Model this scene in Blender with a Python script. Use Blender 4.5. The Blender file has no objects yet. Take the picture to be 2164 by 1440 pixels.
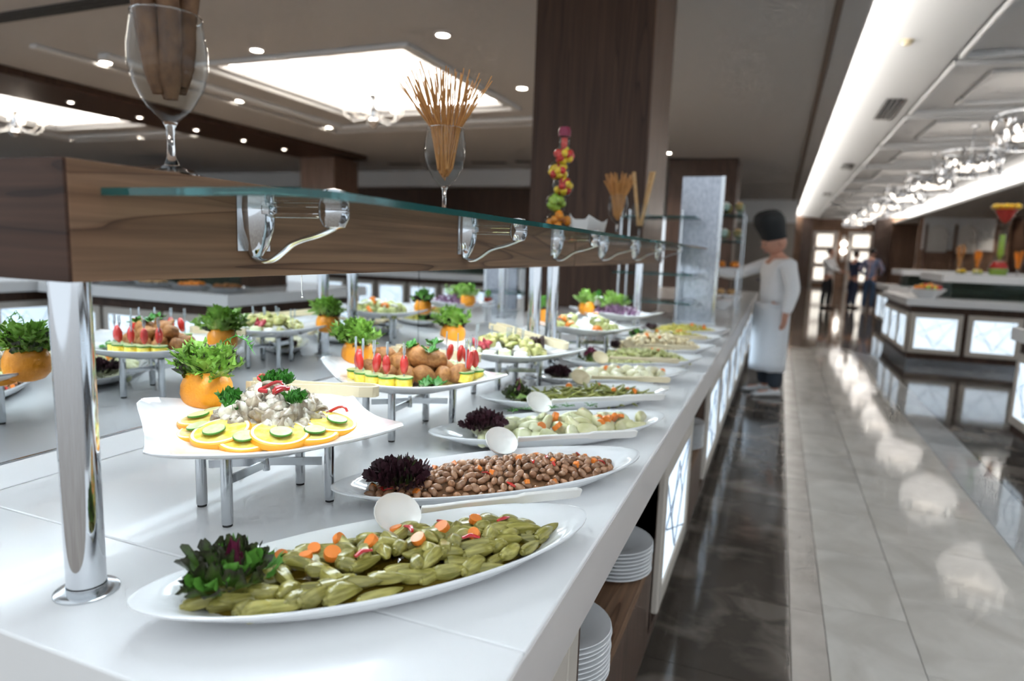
import bpy, math, random
from mathutils import Matrix, Vector, Euler
random.seed(7)
PI = math.pi
sc = bpy.context.scene
COL = sc.collection

# ------------------------------------------------------------------ camera, world, exposure
cam_d = bpy.data.cameras.new('camera')
cam = bpy.data.objects.new('camera', cam_d)
COL.objects.link(cam)
Rm = ((0.9261, 0.0832, -0.3681), (0.3758, -0.1142, 0.9196), (0.0345, -0.9900, -0.1370))
mm = Matrix(((Rm[0][0], -Rm[0][1], -Rm[0][2]), (Rm[1][0], -Rm[1][1], -Rm[1][2]), (Rm[2][0], -Rm[2][1], -Rm[2][2])))
cam.matrix_world = Matrix.Translation((0, 0, 1.36)) @ mm.to_4x4()
cam_d.sensor_fit = 'HORIZONTAL'
cam_d.sensor_width = 36.0
cam_d.lens = 1385.0 / 2164.0 * 36.0
cam_d.clip_start = 0.02
cam_d.clip_end = 200
cam_d.dof.use_dof = True
cam_d.dof.focus_distance = 1.12
cam_d.dof.aperture_fstop = 2.8
sc.camera = cam

w = bpy.data.worlds.new('hall_daylight')
sc.world = w
w.use_nodes = True
bg = w.node_tree.nodes['Background']
bg.inputs[0].default_value = (0.85, 0.93, 1.0, 1)
bg.inputs[1].default_value = 0.72

sc.view_settings.view_transform = 'Standard'
sc.view_settings.look = 'None'
sc.view_settings.gamma = 1.0
sc.view_settings.use_curve_mapping = False
sc.view_settings.exposure = 0.78
sc.cycles.use_denoising = True
sc.cycles.use_light_tree = False
sc.cycles.use_adaptive_sampling = True
sc.cycles.adaptive_threshold = 0.12
sc.cycles.adaptive_min_samples = 12
sc.cycles.max_bounces = 5
sc.cycles.diffuse_bounces = 3
sc.cycles.glossy_bounces = 3
sc.cycles.transmission_bounces = 6
sc.cycles.transparent_max_bounces = 10
sc.cycles.caustics_reflective = False
sc.cycles.caustics_refractive = False
sc.cycles.sample_clamp_indirect = 4.0

# ------------------------------------------------------------------ materials
MATS = {}
def M(name, col, rough=.5, metal=0., col2=None, scale=20., stretch=(1, 1, 1), detail=3., bump=0., emit=0., ecol=None,
      trans=0., ior=1.45, sss=0., coat=0., rnd=0., spread=(.35, .65), distort=0., spec=.5, mix3=None):
    m = bpy.data.materials.new(name); m.use_nodes = True
    nt = m.node_tree; b = nt.nodes['Principled BSDF']
    def setc(sock, c): sock.default_value = (c[0], c[1], c[2], 1)
    setc(b.inputs['Base Color'], col)
    b.inputs['Roughness'].default_value = rough
    b.inputs['Metallic'].default_value = metal
    b.inputs['IOR'].default_value = ior
    b.inputs['Specular IOR Level'].default_value = spec
    b.inputs['Transmission Weight'].default_value = trans
    b.inputs['Coat Weight'].default_value = coat
    b.inputs['Coat Roughness'].default_value = .06
    if sss > .9:
        b.inputs['Subsurface Weight'].default_value = sss
        b.inputs['Subsurface Radius'].default_value = (.012, .008, .004)
        b.inputs['Subsurface Scale'].default_value = .5
    if emit:
        setc(b.inputs['Emission Color'], ecol or col); b.inputs['Emission Strength'].default_value = emit
    out = None
    if col2 is not None or bump:
        tc = nt.nodes.new('ShaderNodeTexCoord'); mp = nt.nodes.new('ShaderNodeMapping')
        mp.inputs['Scale'].default_value = stretch
        oi = nt.nodes.new('ShaderNodeObjectInfo')
        ad = nt.nodes.new('ShaderNodeVectorMath'); ad.operation = 'ADD'
        ml = nt.nodes.new('ShaderNodeMath'); ml.operation = 'MULTIPLY'; ml.inputs[1].default_value = 37.
        nt.links.new(oi.outputs['Random'], ml.inputs[0])
        nt.links.new(tc.outputs['Object'], mp.inputs['Vector'])
        nt.links.new(mp.outputs[0], ad.inputs[0]); nt.links.new(ml.outputs[0], ad.inputs[1])
        nz = nt.nodes.new('ShaderNodeTexNoise')
        nz.inputs['Scale'].default_value = scale; nz.inputs['Detail'].default_value = detail
        nz.inputs['Distortion'].default_value = distort
        nt.links.new(ad.outputs[0], nz.inputs['Vector'])
        if col2 is not None:
            rp = nt.nodes.new('ShaderNodeValToRGB')
            rp.color_ramp.elements[0].position = spread[0]; rp.color_ramp.elements[1].position = spread[1]
            rp.color_ramp.elements[0].color = (*col, 1); rp.color_ramp.elements[1].color = (*col2, 1)
            if mix3:
                e = rp.color_ramp.elements.new(mix3[0]); e.color = (*mix3[1], 1)
            nt.links.new(nz.outputs['Fac'], rp.inputs[0]); out = rp.outputs[0]
        if bump:
            bp = nt.nodes.new('ShaderNodeBump'); bp.inputs['Strength'].default_value = bump
            bp.inputs['Distance'].default_value = .004
            nt.links.new(nz.outputs['Fac'], bp.inputs['Height']); nt.links.new(bp.outputs[0], b.inputs['Normal'])
    if rnd:
        oi2 = nt.nodes.new('ShaderNodeObjectInfo')
        mr = nt.nodes.new('ShaderNodeMapRange'); mr.inputs['To Min'].default_value = 1 - rnd; mr.inputs['To Max'].default_value = 1 + rnd
        nt.links.new(oi2.outputs['Random'], mr.inputs['Value'])
        hs = nt.nodes.new('ShaderNodeHueSaturation')
        nt.links.new(mr.outputs[0], hs.inputs['Value'])
        if out is not None: nt.links.new(out, hs.inputs['Color'])
        else: setc(hs.inputs['Color'], col)
        out = hs.outputs[0]
    if out is not None: nt.links.new(out, b.inputs['Base Color'])
    if emit and name in ('bulb_glow', 'lamp_glow', 'shade_glow', 'lattice_panel_glow'): m.cycles.emission_sampling = 'NONE'
    MATS[name] = m
    return m

def wood(name, dark, mid, light, axis, k=1.0, rough=.35, coat=.25):
    """walnut: long stretched grain along one axis with wandering figure"""
    m = bpy.data.materials.new(name); m.use_nodes = True
    nt = m.node_tree; b = nt.nodes['Principled BSDF']
    tc = nt.nodes.new('ShaderNodeTexCoord'); mp = nt.nodes.new('ShaderNodeMapping')
    s = [9 * k, 9 * k, 9 * k]; s[axis] = .55 * k
    mp.inputs['Scale'].default_value = s
    nt.links.new(tc.outputs['Object'], mp.inputs['Vector'])
    n1 = nt.nodes.new('ShaderNodeTexNoise'); n1.inputs['Scale'].default_value = 1.3; n1.inputs['Detail'].default_value = 2; n1.inputs['Distortion'].default_value = .6
    nt.links.new(mp.outputs[0], n1.inputs['Vector'])
    mu = nt.nodes.new('ShaderNodeMath'); mu.operation = 'MULTIPLY'; mu.inputs[1].default_value = 6.
    nt.links.new(n1.outputs['Fac'], mu.inputs[0])
    fr = nt.nodes.new('ShaderNodeMath'); fr.operation = 'FRACT'; nt.links.new(mu.outputs[0], fr.inputs[0])
    mp2 = nt.nodes.new('ShaderNodeMapping'); s2 = [90 * k] * 3; s2[axis] = 2.5 * k
    mp2.inputs['Scale'].default_value = s2
    nt.links.new(tc.outputs['Object'], mp2.inputs['Vector'])
    n2 = nt.nodes.new('ShaderNodeTexNoise'); n2.inputs['Scale'].default_value = 1.; n2.inputs['Detail'].default_value = 3
    nt.links.new(mp2.outputs[0], n2.inputs['Vector'])
    r1 = nt.nodes.new('ShaderNodeValToRGB')
    r1.color_ramp.elements[0].position = 0; r1.color_ramp.elements[0].color = (*dark, 1)
    r1.color_ramp.elements[1].position = 1; r1.color_ramp.elements[1].color = (*light, 1)
    e = r1.color_ramp.elements.new(.10); e.color = (*mid, 1)
    e = r1.color_ramp.elements.new(.93); e.color = (*light, 1)
    r1.color_ramp.elements[-1].color = (*mid, 1)
    nt.links.new(fr.outputs[0], r1.inputs[0])
    r2 = nt.nodes.new('ShaderNodeValToRGB')
    r2.color_ramp.elements[0].position = .3; r2.color_ramp.elements[0].color = (.50, .50, .50, 1)
    r2.color_ramp.elements[1].position = .7; r2.color_ramp.elements[1].color = (1.1, 1.1, 1.1, 1)
    nt.links.new(n2.outputs['Fac'], r2.inputs[0])
    mx = nt.nodes.new('ShaderNodeMix'); mx.data_type = 'RGBA'; mx.blend_type = 'MULTIPLY'; mx.inputs[0].default_value = .8
    nt.links.new(r1.outputs[0], mx.inputs[6]); nt.links.new(r2.outputs[0], mx.inputs[7])
    nt.links.new(mx.outputs[2], b.inputs['Base Color'])
    b.inputs['Roughness'].default_value = rough; b.inputs['Specular IOR Level'].default_value = .3
    b.inputs['Coat Weight'].default_value = coat; b.inputs['Coat Roughness'].default_value = .15
    MATS[name] = m
    return m

def pane(name, tint, gloss=.06):
    """clear sheet glass: passes light straight through, reflects by Fresnel"""
    m = bpy.data.materials.new(name); m.use_nodes = True
    nt = m.node_tree; nt.nodes.remove(nt.nodes['Principled BSDF'])
    o = nt.nodes['Material Output']
    t = nt.nodes.new('ShaderNodeBsdfTransparent'); t.inputs[0].default_value = (*tint, 1)
    g = nt.nodes.new('ShaderNodeBsdfGlossy'); g.inputs['Roughness'].default_value = .01
    lw = nt.nodes.new('ShaderNodeLayerWeight'); lw.inputs['Blend'].default_value = .5
    pw = nt.nodes.new('ShaderNodeMath'); pw.operation = 'POWER'; pw.inputs[1].default_value = 4.5
    f = nt.nodes.new('ShaderNodeMath'); f.operation = 'MULTIPLY_ADD'; f.inputs[1].default_value = .85; f.inputs[2].default_value = .022
    nt.links.new(lw.outputs['Facing'], pw.inputs[0]); nt.links.new(pw.outputs[0], f.inputs[0])
    mx = nt.nodes.new('ShaderNodeMixShader')
    nt.links.new(f.outputs[0], mx.inputs[0]); nt.links.new(t.outputs[0], mx.inputs[1]); nt.links.new(g.outputs[0], mx.inputs[2])
    nt.links.new(mx.outputs[0], o.inputs[0])
    MATS[name] = m
    return m

def leafmat(name, base, mid, tip, rough=.4):
    m = bpy.data.materials.new(name); m.use_nodes = True
    nt = m.node_tree; b = nt.nodes['Principled BSDF']
    at = nt.nodes.new('ShaderNodeAttribute'); at.attribute_name = 'tip'
    nz = nt.nodes.new('ShaderNodeTexNoise'); nz.inputs['Scale'].default_value = 40
    ad = nt.nodes.new('ShaderNodeMath'); ad.operation = 'MULTIPLY_ADD'; ad.inputs[1].default_value = .5; 
    nt.links.new(nz.outputs['Fac'], ad.inputs[0]); nt.links.new(at.outputs['Fac'], ad.inputs[2])
    sb = nt.nodes.new('ShaderNodeMath'); sb.operation = 'SUBTRACT'; sb.inputs[1].default_value = .25
    nt.links.new(ad.outputs[0], sb.inputs[0])
    rp = nt.nodes.new('ShaderNodeValToRGB')
    rp.color_ramp.elements[0].position = .1; rp.color_ramp.elements[0].color = (*base, 1)
    rp.color_ramp.elements[1].position = .9; rp.color_ramp.elements[1].color = (*tip, 1)
    e = rp.color_ramp.elements.new(.5); e.color = (*mid, 1)
    nt.links.new(sb.outputs[0], rp.inputs[0]); nt.links.new(rp.outputs[0], b.inputs['Base Color'])
    b.inputs['Roughness'].default_value = rough
    MATS[name] = m
    return m

wood('walnut', (.092, .044, .023), (.205, .109, .059), (.26, .15, .087), 1, 1., .5, .0)
wood('walnut_end', (.030, .013, .008), (.062, .028, .017), (.085, .041, .026), 0, 1., .6, 0.)
wood('wenge', (.034, .016, .009), (.060, .029, .017), (.080, .041, .025), 2, .6, .55, .0)
wood('brown_panel', (.10, .055, .034), (.16, .09, .058), (.20, .115, .075), 2, .5, .4, .1)
wood('hall_panel', (.20, .115, .072), (.30, .18, .118), (.36, .22, .15), 2, .5, .5, .0)
wood('cabinet_wood', (.06, .034, .024), (.10, .060, .044), (.13, .080, .058), 2, .8, .4, .1)
M('solid_white', (.86, .86, .86), .25, coat=.2)
M('counter_fascia', (.66, .62, .60), .28, coat=.2)
M('porcelain', (.86, .87, .88), .09, coat=.5)
M('plastic_white', (.82, .80, .76), .25, sss=.1)
M('plastic_cream', (.72, .62, .42), .35, sss=.1)
M('chrome', (.70, .72, .75), .07, 1.)
M('brushed_steel', (.34, .36, .41), .30, 1., col2=(.46, .48, .53), scale=60, stretch=(1, 1, .5))
M('satin_steel', (.60, .62, .64), .18, 1.)
M('mirror', (.86, .89, .91), 0.0, 1.)
M('rubber', (.02, .02, .02), .6)
pane('clear_pane', (.88, .95, .93))
pane('bowl_glass', (.93, .95, .95))
pane('tower_pane', (.72, .84, .82))
M('pane_edge', (.02, .16, .16), .08, trans=.55, ior=1.5)
M('wine_glass', (1, 1, 1), 0., trans=1., ior=1.45)
M('acrylic', (1, 1, 1), .02, trans=1., ior=1.2)
M('ceiling_paint', (.64, .635, .635), .7)
M('ceiling_paint_white', (.79, .80, .81), .6)
M('plaster_white', (.78, .77, .75), .6)
M('bulkhead_white', (.84, .86, .88), .6)
M('grey_wall', (.36, .33, .30), .7)
M('groove_brown', (.20, .15, .12), .6)
M('vent_dark', (.06, .065, .07), .6)
M('cove_glow', (1, .93, .82), .5, emit=40., ecol=(1, .95, .88))
M('coffer_glow', (1, .95, .88), .5, emit=15., ecol=(1, .93, .84))
M('lamp_glow', (1, .96, .9), .5, emit=30., ecol=(1, .90, .76))
M('bulb_glow', (1, .95, .88), .5, emit=2.6, ecol=(1, .92, .82))
M('shade_glow', (1, .95, .88), .5, emit=1.1, ecol=(1, .87, .74))
M('strip_glow', (1, 1, 1), .5, emit=9., ecol=(.78, .91, 1))
M('panel_glow', (.9, .95, 1), .4, emit=.62, ecol=(.74, .88, 1), col2=(.8, .9, 1), scale=3)
M('lattice_panel_glow', (.9, .88, .82), .5, emit=.8, ecol=(1, .95, .85))
M('door_frame', (.55, .50, .44), .4)
M('lattice_line', (.30, .36, .45), .4)
M('dark_marble', (.095, .080, .067), .08, col2=(.21, .18, .152), scale=4, detail=8, distort=.5, rnd=.28, mix3=(.5, (.088, .074, .062)))
M('beige_stripe', (.45, .40, .35), .07, spec=.15, col2=(.56, .51, .455), scale=6, detail=6, rnd=.08)
M('beige_tile', (.60, .56, .50), .06, spec=.12, col2=(.74, .70, .64), scale=3.2, detail=7, distort=1.0, rnd=.07)
M('white_marble', (.50, .50, .495), .05, spec=.2, col2=(.55, .55, .545), scale=4, detail=7, distort=1.5, rnd=.05)
M('grout', (.12, .105, .09), .5)
M('hall_marble', (.24, .19, .15), .06, col2=(.32, .265, .215), scale=1.5, detail=6, distort=1.)
M('kick_steel', (.55, .58, .62), .25, 1.)
# food
M('okra', (.20, .18, .030), .28, col2=(.42, .37, .105), scale=45, stretch=(.5, 4, 4), rnd=.22, coat=.3, sss=.15)
M('okra_oil', (.20, .13, .012), .06, trans=.35, coat=.5)
M('bean', (.24, .105, .050), .25, col2=(.44, .24, .135), scale=90, rnd=.28, coat=.25, sss=.1)
M('bean_sauce', (.20, .10, .05), .3, col2=(.30, .16, .08), scale=70)
M('carrot', (.80, .22, .03), .3, rnd=.12, coat=.2, sss=.15)
M('red_pepper', (.52, .025, .03), .2, rnd=.2, coat=.3)
M('tomato', (.52, .03, .022), .16, rnd=.12, coat=.4, sss=.1)
M('fennel', (.55, .56, .30), .28, col2=(.70, .69, .47), scale=35, stretch=(1, 1, 1), rnd=.1, coat=.25, sss=.25)
M('artichoke', (.50, .48, .24), .3, col2=(.64, .60, .38), scale=30, rnd=.12, coat=.25, sss=.2)
M('dill', (.06, .22, .03), .5)
M('green_bean', (.19, .21, .04), .3, col2=(.30, .30, .09), scale=50, rnd=.25, coat=.25)
M('pale_pear', (.70, .66, .42), .28, col2=(.80, .77, .58), scale=25, rnd=.07, coat=.25, sss=.2)
M('pasta_green', (.44, .47, .16), .4, col2=(.62, .60, .33), scale=40, rnd=.2)
M('pasta_beige', (.76, .62, .36), .4, col2=(.82, .73, .52), scale=30, rnd=.12)
M('yellow_green', (.56, .50, .12), .4, rnd=.2)
M('mushroom', (.42, .35, .25), .35, col2=(.66, .61, .51), scale=38, rnd=.2, coat=.2, sss=.2, bump=.3, spread=(.3, .6), mix3=(.44, (.26, .20, .14)))
M('mushroom_cream', (.52, .47, .38), .35, col2=(.80, .78, .73), scale=40)
M('orange_skin', (.82, .29, .012), .38, col2=(.86, .32, .018), scale=260, bump=.18, coat=.15, sss=.1)
M('orange_rind', (.88, .36, .02), .35)
M('orange_pith', (.86, .78, .52), .5)
M('orange_flesh', (.72, .50, .05), .2, col2=(.80, .66, .22), scale=90, coat=.4)
M('cucumber_skin', (.06, .20, .02), .3)
M('cucumber_flesh', (.48, .62, .26), .3, col2=(.60, .70, .40), scale=90, coat=.3)
M('croquette', (.27, .105, .026), .6, col2=(.42, .185, .055), scale=120, bump=.5, rnd=.15)
M('corn', (.78, .56, .03), .3, col2=(.84, .68, .14), scale=120, bump=.3, coat=.2)
M('pick', (.70, .78, .84), .1, trans=.5)
M('zucchini', (.27, .28, .075), .35, col2=(.50, .46, .19), scale=35, rnd=.22, coat=.2, spread=(.4, .6))
M('zucchini_cup', (.62, .70, .36), .35, col2=(.72, .76, .48), scale=20, sss=.15)
M('feta', (.86, .84, .76), .5)
M('eggplant_skin', (.06, .035, .03), .3, rnd=.3)
M('beetroot', (.38, .03, .05), .25, col2=(.50, .08, .09), scale=60)
M('dolma', (.34, .38, .12), .4, col2=(.50, .50, .22), scale=40, rnd=.2)
M('yogurt', (.86, .86, .82), .3)
M('red_cabbage', (.20, .10, .18), .4, rnd=.3)
M('jelly_red', (.70, .05, .02), .1, trans=.3)
leafmat('frisee', (.60, .68, .32), (.27, .44, .08), (.20, .40, .05))
leafmat('lettuce_green', (.34, .45, .14), (.08, .24, .03), (.11, .30, .04))
leafmat('lettuce_pale', (.55, .64, .34), (.34, .50, .15), (.30, .46, .12))
leafmat('lollo_purple', (.10, .10, .03), (.035, .020, .022), (.050, .014, .022))
leafmat('lollo_mixed', (.22, .34, .06), (.10, .21, .03), (.042, .040, .024))
leafmat('radicchio', (.45, .28, .34), (.20, .03, .075), (.13, .012, .045))
leafmat('parsley', (.07, .22, .03), (.03, .17, .015), (.045, .21, .02))
M('breadstick_dark', (.085, .038, .016), .7, col2=(.16, .080, .036), scale=60, bump=.4, rnd=.2)
M('pretzel', (.48, .21, .055), .5, col2=(.58, .28, .09), scale=60, rnd=.15)
M('breadstick_gold', (.52, .30, .12), .6, col2=(.60, .38, .18), scale=50, rnd=.15)
M('wax_red', (.20, .008, .04), .3)
M('napkin', (.84, .84, .82), .6)
M('fruit_red', (.60, .04, .03), .25, rnd=.15); M('fruit_yellow', (.82, .50, .03), .25, rnd=.1); M('fruit_green', (.36, .48, .06), .25, rnd=.15); M('fruit_orange', (.82, .26, .02), .3, rnd=.1)
# people
M('skin', (.58, .30, .21), .5, sss=.1)
M('jacket_white', (.90, .90, .91), .7)
M('apron_white', (.86, .89, .93), .7)
M('hat_black', (.012, .014, .016), .7)
M('trouser_dark', (.035, .045, .06), .7)
M('trouser_black', (.012, .012, .014), .7)
M('denim', (.035, .07, .14), .7)
M('navy', (.02, .03, .07), .7)
M('hair_dark', (.02, .014, .012), .6)
M('shoe_white', (.78, .78, .78), .4)
M('shirt_check', (.10, .17, .32), .7, col2=(.42, .28, .28), scale=9, stretch=(3, 3, .2), spread=(.48, .56))
M('eye_dark', (.02, .015, .015), .3)
M('lip', (.42, .15, .12), .5)

# ------------------------------------------------------------------ mesh helpers
class MB:
    def __init__(s): s.v = []; s.f = []
    def add(s, vs, fs):
        o = len(s.v); s.v += [tuple(p) for p in vs]; s.f += [tuple(i + o for i in q) for q in fs]; return s
    def box(s, x0, x1, y0, y1, z0, z1):
        return s.add([(x0, y0, z0), (x1, y0, z0), (x1, y1, z0), (x0, y1, z0), (x0, y0, z1), (x1, y0, z1), (x1, y1, z1), (x0, y1, z1)],
                     [(0, 3, 2, 1), (4, 5, 6, 7), (0, 1, 5, 4), (1, 2, 6, 5), (2, 3, 7, 6), (3, 0, 4, 7)])
    def loft(s, rings, caps=True, closed=True):
        n = len(rings[0]); vs = [p for r in rings for p in r]; fs = []
        for i in range(len(rings) - 1):
            for j in range(n if closed else n - 1):
                k = (j + 1) % n
                fs.append((i * n + j, i * n + k, (i + 1) * n + k, (i + 1) * n + j))
        if caps:
            fs.append(tuple(range(n - 1, -1, -1))); b = (len(rings) - 1) * n
            fs.append(tuple(b + j for j in range(n)))
        return s.add(vs, fs)
    def lathe(s, prof, n=24, c=(0, 0, 0), caps=True, sx=1, sy=1):
        return s.loft([[(c[0] + r * sx * math.cos(2 * PI * j / n), c[1] + r * sy * math.sin(2 * PI * j / n), c[2] + z) for j in range(n)] for r, z in prof], caps)
    def tube(s, path, rad, n=8, caps=True, sq=1.0, up=(0, 0, 1)):
        P = [Vector(p) for p in path]; rings = []; N = len(P)
        if not hasattr(rad, '__len__'): rad = [rad] * N
        pu = None
        for i in range(N):
            t = (P[min(i + 1, N - 1)] - P[max(i - 1, 0)]).normalized()
            a = pu if pu is not None else Vector(up)
            if abs(a.dot(t)) > .98: a = Vector((1, 0, 0)) if abs(t.x) < .9 else Vector((0, 1, 0))
            u = (a - t * a.dot(t)).normalized(); w_ = t.cross(u); pu = u
            rings.append([tuple(P[i] + (u * math.cos(2 * PI * j / n) * sq + w_ * math.sin(2 * PI * j / n)) * rad[i]) for j in range(n)])
        return s.loft(rings, caps)
    def bar(s, path, wu, ww, up=(0, 0, 1)):
        """rectangular section swept along a path: wu along up, ww across"""
        P = [Vector(p) for p in path]; rings = []; N = len(P)
        for i in range(N):
            t = (P[min(i + 1, N - 1)] - P[max(i - 1, 0)]).normalized(); a = Vector(up)
            u = (a - t * a.dot(t)).normalized(); v = t.cross(u)
            hu = (wu[i] if hasattr(wu, '__len__') else wu) / 2; hw = (ww[i] if hasattr(ww, '__len__') else ww) / 2
            rings.append([tuple(P[i] + u * x * hu + v * y * hw) for x, y in ((1, 1), (-1, 1), (-1, -1), (1, -1))])
        return s.loft(rings)
    def ball(s, c=(0, 0, 0), r=(1, 1, 1), nu=12, nv=8, fn=None):
        if not hasattr(r, '__len__'): r = (r, r, r)
        vs = [(0, 0, -1)]; fs = []
        for i in range(1, nv):
            a = -PI / 2 + PI * i / nv
            for j in range(nu): vs.append((math.cos(a) * math.cos(2 * PI * j / nu), math.cos(a) * math.sin(2 * PI * j / nu), math.sin(a)))
        vs.append((0, 0, 1))
        for j in range(nu): fs.append((0, 1 + (j + 1) % nu, 1 + j))
        for i in range(nv - 2):
            for j in range(nu):
                a = 1 + i * nu + j; b = 1 + i * nu + (j + 1) % nu
                fs.append((a, b, b + nu, a + nu))
        t = len(vs) - 1; b0 = 1 + (nv - 2) * nu
        for j in range(nu): fs.append((b0 + j, b0 + (j + 1) % nu, t))
        o = []
        for p in vs:
            k = fn(p) if fn else 1
            o.append((c[0] + p[0] * r[0] * k, c[1] + p[1] * r[1] * k, c[2] + p[2] * r[2] * k))
        return s.add(o, fs)
    def xf(s, mat):
        s.v = [tuple(mat @ Vector(p)) for p in s.v]; return s
    def mesh(s, name, mat, smooth=True, angle=None):
        me = bpy.data.meshes.new(name); me.from_pydata(s.v, [], s.f); me.update()
        if mat: me.materials.append(MATS[mat])
        if smooth:
            me.polygons.foreach_set('use_smooth', [True] * len(me.polygons))
            me.set_sharp_from_angle(angle=math.radians(angle or 40))
        return me
    def build(s, name, mat, parent=None, loc=None, rot=None, smooth=True, bevel=0, angle=None):
        return inst(name, s.mesh(name, mat, smooth, angle), parent, loc, rot, bevel=bevel)

def inst(name, me, parent=None, loc=None, rot=None, scale=None, bevel=0):
    o = bpy.data.objects.new(name, me); COL.objects.link(o)
    if loc is not None: o.location = loc
    if rot is not None: o.rotation_euler = rot
    if scale is not None: o.scale = scale if hasattr(scale, '__len__') else (scale,) * 3
    if parent is not None: o.parent = parent
    if bevel:
        b = o.modifiers.new('bevel', 'BEVEL'); b.width = bevel; b.segments = 2; b.limit_method = 'ANGLE'
    return o

def tag(o, label=None, cat=None, group=None, kind=None):
    if label: o['label'] = label
    if cat: o['category'] = cat
    if group: o['group'] = group
    if kind: o['kind'] = kind
    return o

def thing(name, label, cat, loc=(0, 0, 0), rot=None, group=None):
    o = bpy.data.objects.new(name, None); COL.objects.link(o)
    o.empty_display_size = .05; o.location = loc
    if rot is not None: o.rotation_euler = rot
    return tag(o, label, cat, group)

def struct(name, mb, mat, parent=None, bevel=0, smooth=False):
    o = mb.build(name, mat, parent, bevel=bevel, smooth=smooth)
    if parent is None: o['kind'] = 'structure'
    return o

def rr(a, b): return random.uniform(a, b)
ANY = lambda: (rr(0, 6.28), rr(0, 6.28), rr(0, 6.28))

# ------------------------------------------------------------------ floor
X_T = (-.40, .15, .27, .57, 1.16, 1.42, 1.69)
flo = struct('floor', MB().box(-30, 20, -8, 45, -.2, -.012), 'hall_marble')
def tile_mesh(w_, l, mat): return MB().box(.0015, w_ - .0015, .0015, l - .0015, -.012, 0).mesh('tile', mat, False)
TL = .56
tm = [tile_mesh(X_T[k + 1] - X_T[k], TL, mt) for k, mt in enumerate(('dark_marble', 'beige_stripe', 'beige_tile', 'beige_tile', 'white_marble', 'dark_marble'))]
y = .43
while y < 10.7:
    for k in range(6):
        inst('tile', tm[k], flo, (X_T[k], y + (0, 0, .08, .30, .08, 0)[k], 0))
    y += TL
big = tile_mesh(1.12, 1.12, 'dark_marble')
for i in range(4):
    for j in range(9):
        inst('tile', big, flo, (1.69 + 1.12 * i, .43 + 1.12 * j, 0))
o = struct('trim_7', MB().box(-30, 20, 11.07, 45, -.012, -.0004), 'hall_marble')
struct('trim_8', MB().box(-30, -.40, -8, 11.07, -.012, 0), 'hall_marble')
struct('trim_9', MB().box(-.40, 20, -8, .43, -.012, 0), 'hall_marble')

# ------------------------------------------------------------------ ceilings
ZC = 3.4
def plate_with_holes(x0, x1, y0, y1, z0, z1, holes):
    """slab made of strips round rectangular holes that are sorted along x and do not overlap in x"""
    m = MB(); x = x0
    for a, b, c, d in holes:
        m.box(x, a, y0, y1, z0, z1); m.box(a, b, y0, c, z0, z1); m.box(a, b, d, y1, z0, z1); x = b
    return m.box(x, x1, y0, y1, z0, z1)
CO1 = (-6.40, -3.84, 6.2, 8.95); CO2 = (-13.1, -10.75, 6.0, 8.75)
struct('ceiling', plate_with_holes(-26, .50, 1.6, 40, ZC, ZC + .06, [CO2, CO1]), 'ceiling_paint')
def coffer(n, c, lab):
    x0, x1, y0, y1 = c; h = .5; e = .28
    m = MB()
    m.box(x0 - e, x1 + e, y0 - e, y0 - e - .05, ZC + .06, ZC + h); m.box(x0 - e, x1 + e, y1 + e, y1 + e + .05, ZC + .06, ZC + h)
    m.box(x0 - e - .05, x0 - e, y0 - e, y1 + e, ZC + .06, ZC + h); m.box(x1 + e, x1 + e + .05, y0 - e, y1 + e, ZC + .06, ZC + h)
    m.box(x0 - e, x1 + e, y0 - e, y1 + e, ZC + h, ZC + h + .05)
    r = struct('ceiling_%d' % (n + 1), m, 'ceiling_paint_white')
    q = .7
    m = MB()
    for (a, b, cc, d) in ((x0 + q, x1 - q, y0 + q, y0 + q + .12), (x0 + q, x1 - q, y1 - q - .12, y1 - q), (x0 + q, x0 + q + .12, y0 + q + .12, y1 - q - .12), (x1 - q - .12, x1 - q, y0 + q + .12, y1 - q - .12)):
        m.box(a, b, cc, d, ZC + h - .05, ZC + h)
    struct('inner_moulding', m, 'ceiling_paint_white', r)
    m = MB()
    for (a, b, cc, d) in ((x0 - .2, x1 + .2, y0 - .2, y0 - .1), (x0 - .2, x1 + .2, y1 + .1, y1 + .2), (x0 - .2, x0 - .1, y0, y1), (x1 + .1, x1 + .2, y0, y1)):
        m.box(a, b, cc, d, ZC + .08, ZC + .12)
    g = struct('cove_light', m, 'coffer_glow', r)
    for k, (off, wd, dp) in enumerate(((.10, .10, .05), (.78, .16, .07), (1.25, .12, .05))):
        m = MB(); A0, A1, B0, B1 = x0 - off, x1 + off, y0 - off, y1 + off
        m.box(A0 - wd, A1 + wd, B1, B1 + wd, ZC - dp, ZC); m.box(A0 - wd, A0, B0, B1, ZC - dp, ZC)
        if k == 0: m.box(A0 - wd, A1 + wd, B0 - wd, B0, ZC - dp, ZC); m.box(A1, A1 + wd, B0, B1, ZC - dp, ZC)
        struct('moulding', m, 'ceiling_paint_white', r, bevel=.02)
    return r
coffer(1, CO1, ''); coffer(2, CO2, '')
# wood soffit beam with spots, left hall
struct('trim_1', MB().box(-10.5, -9.05, 1.6, 13.2, ZC - .10, ZC), 'wenge', bevel=.01)
struct('trim_2', MB().box(.24, .30, 1.6, 40, ZC - .02, ZC), 'groove_brown')
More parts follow.
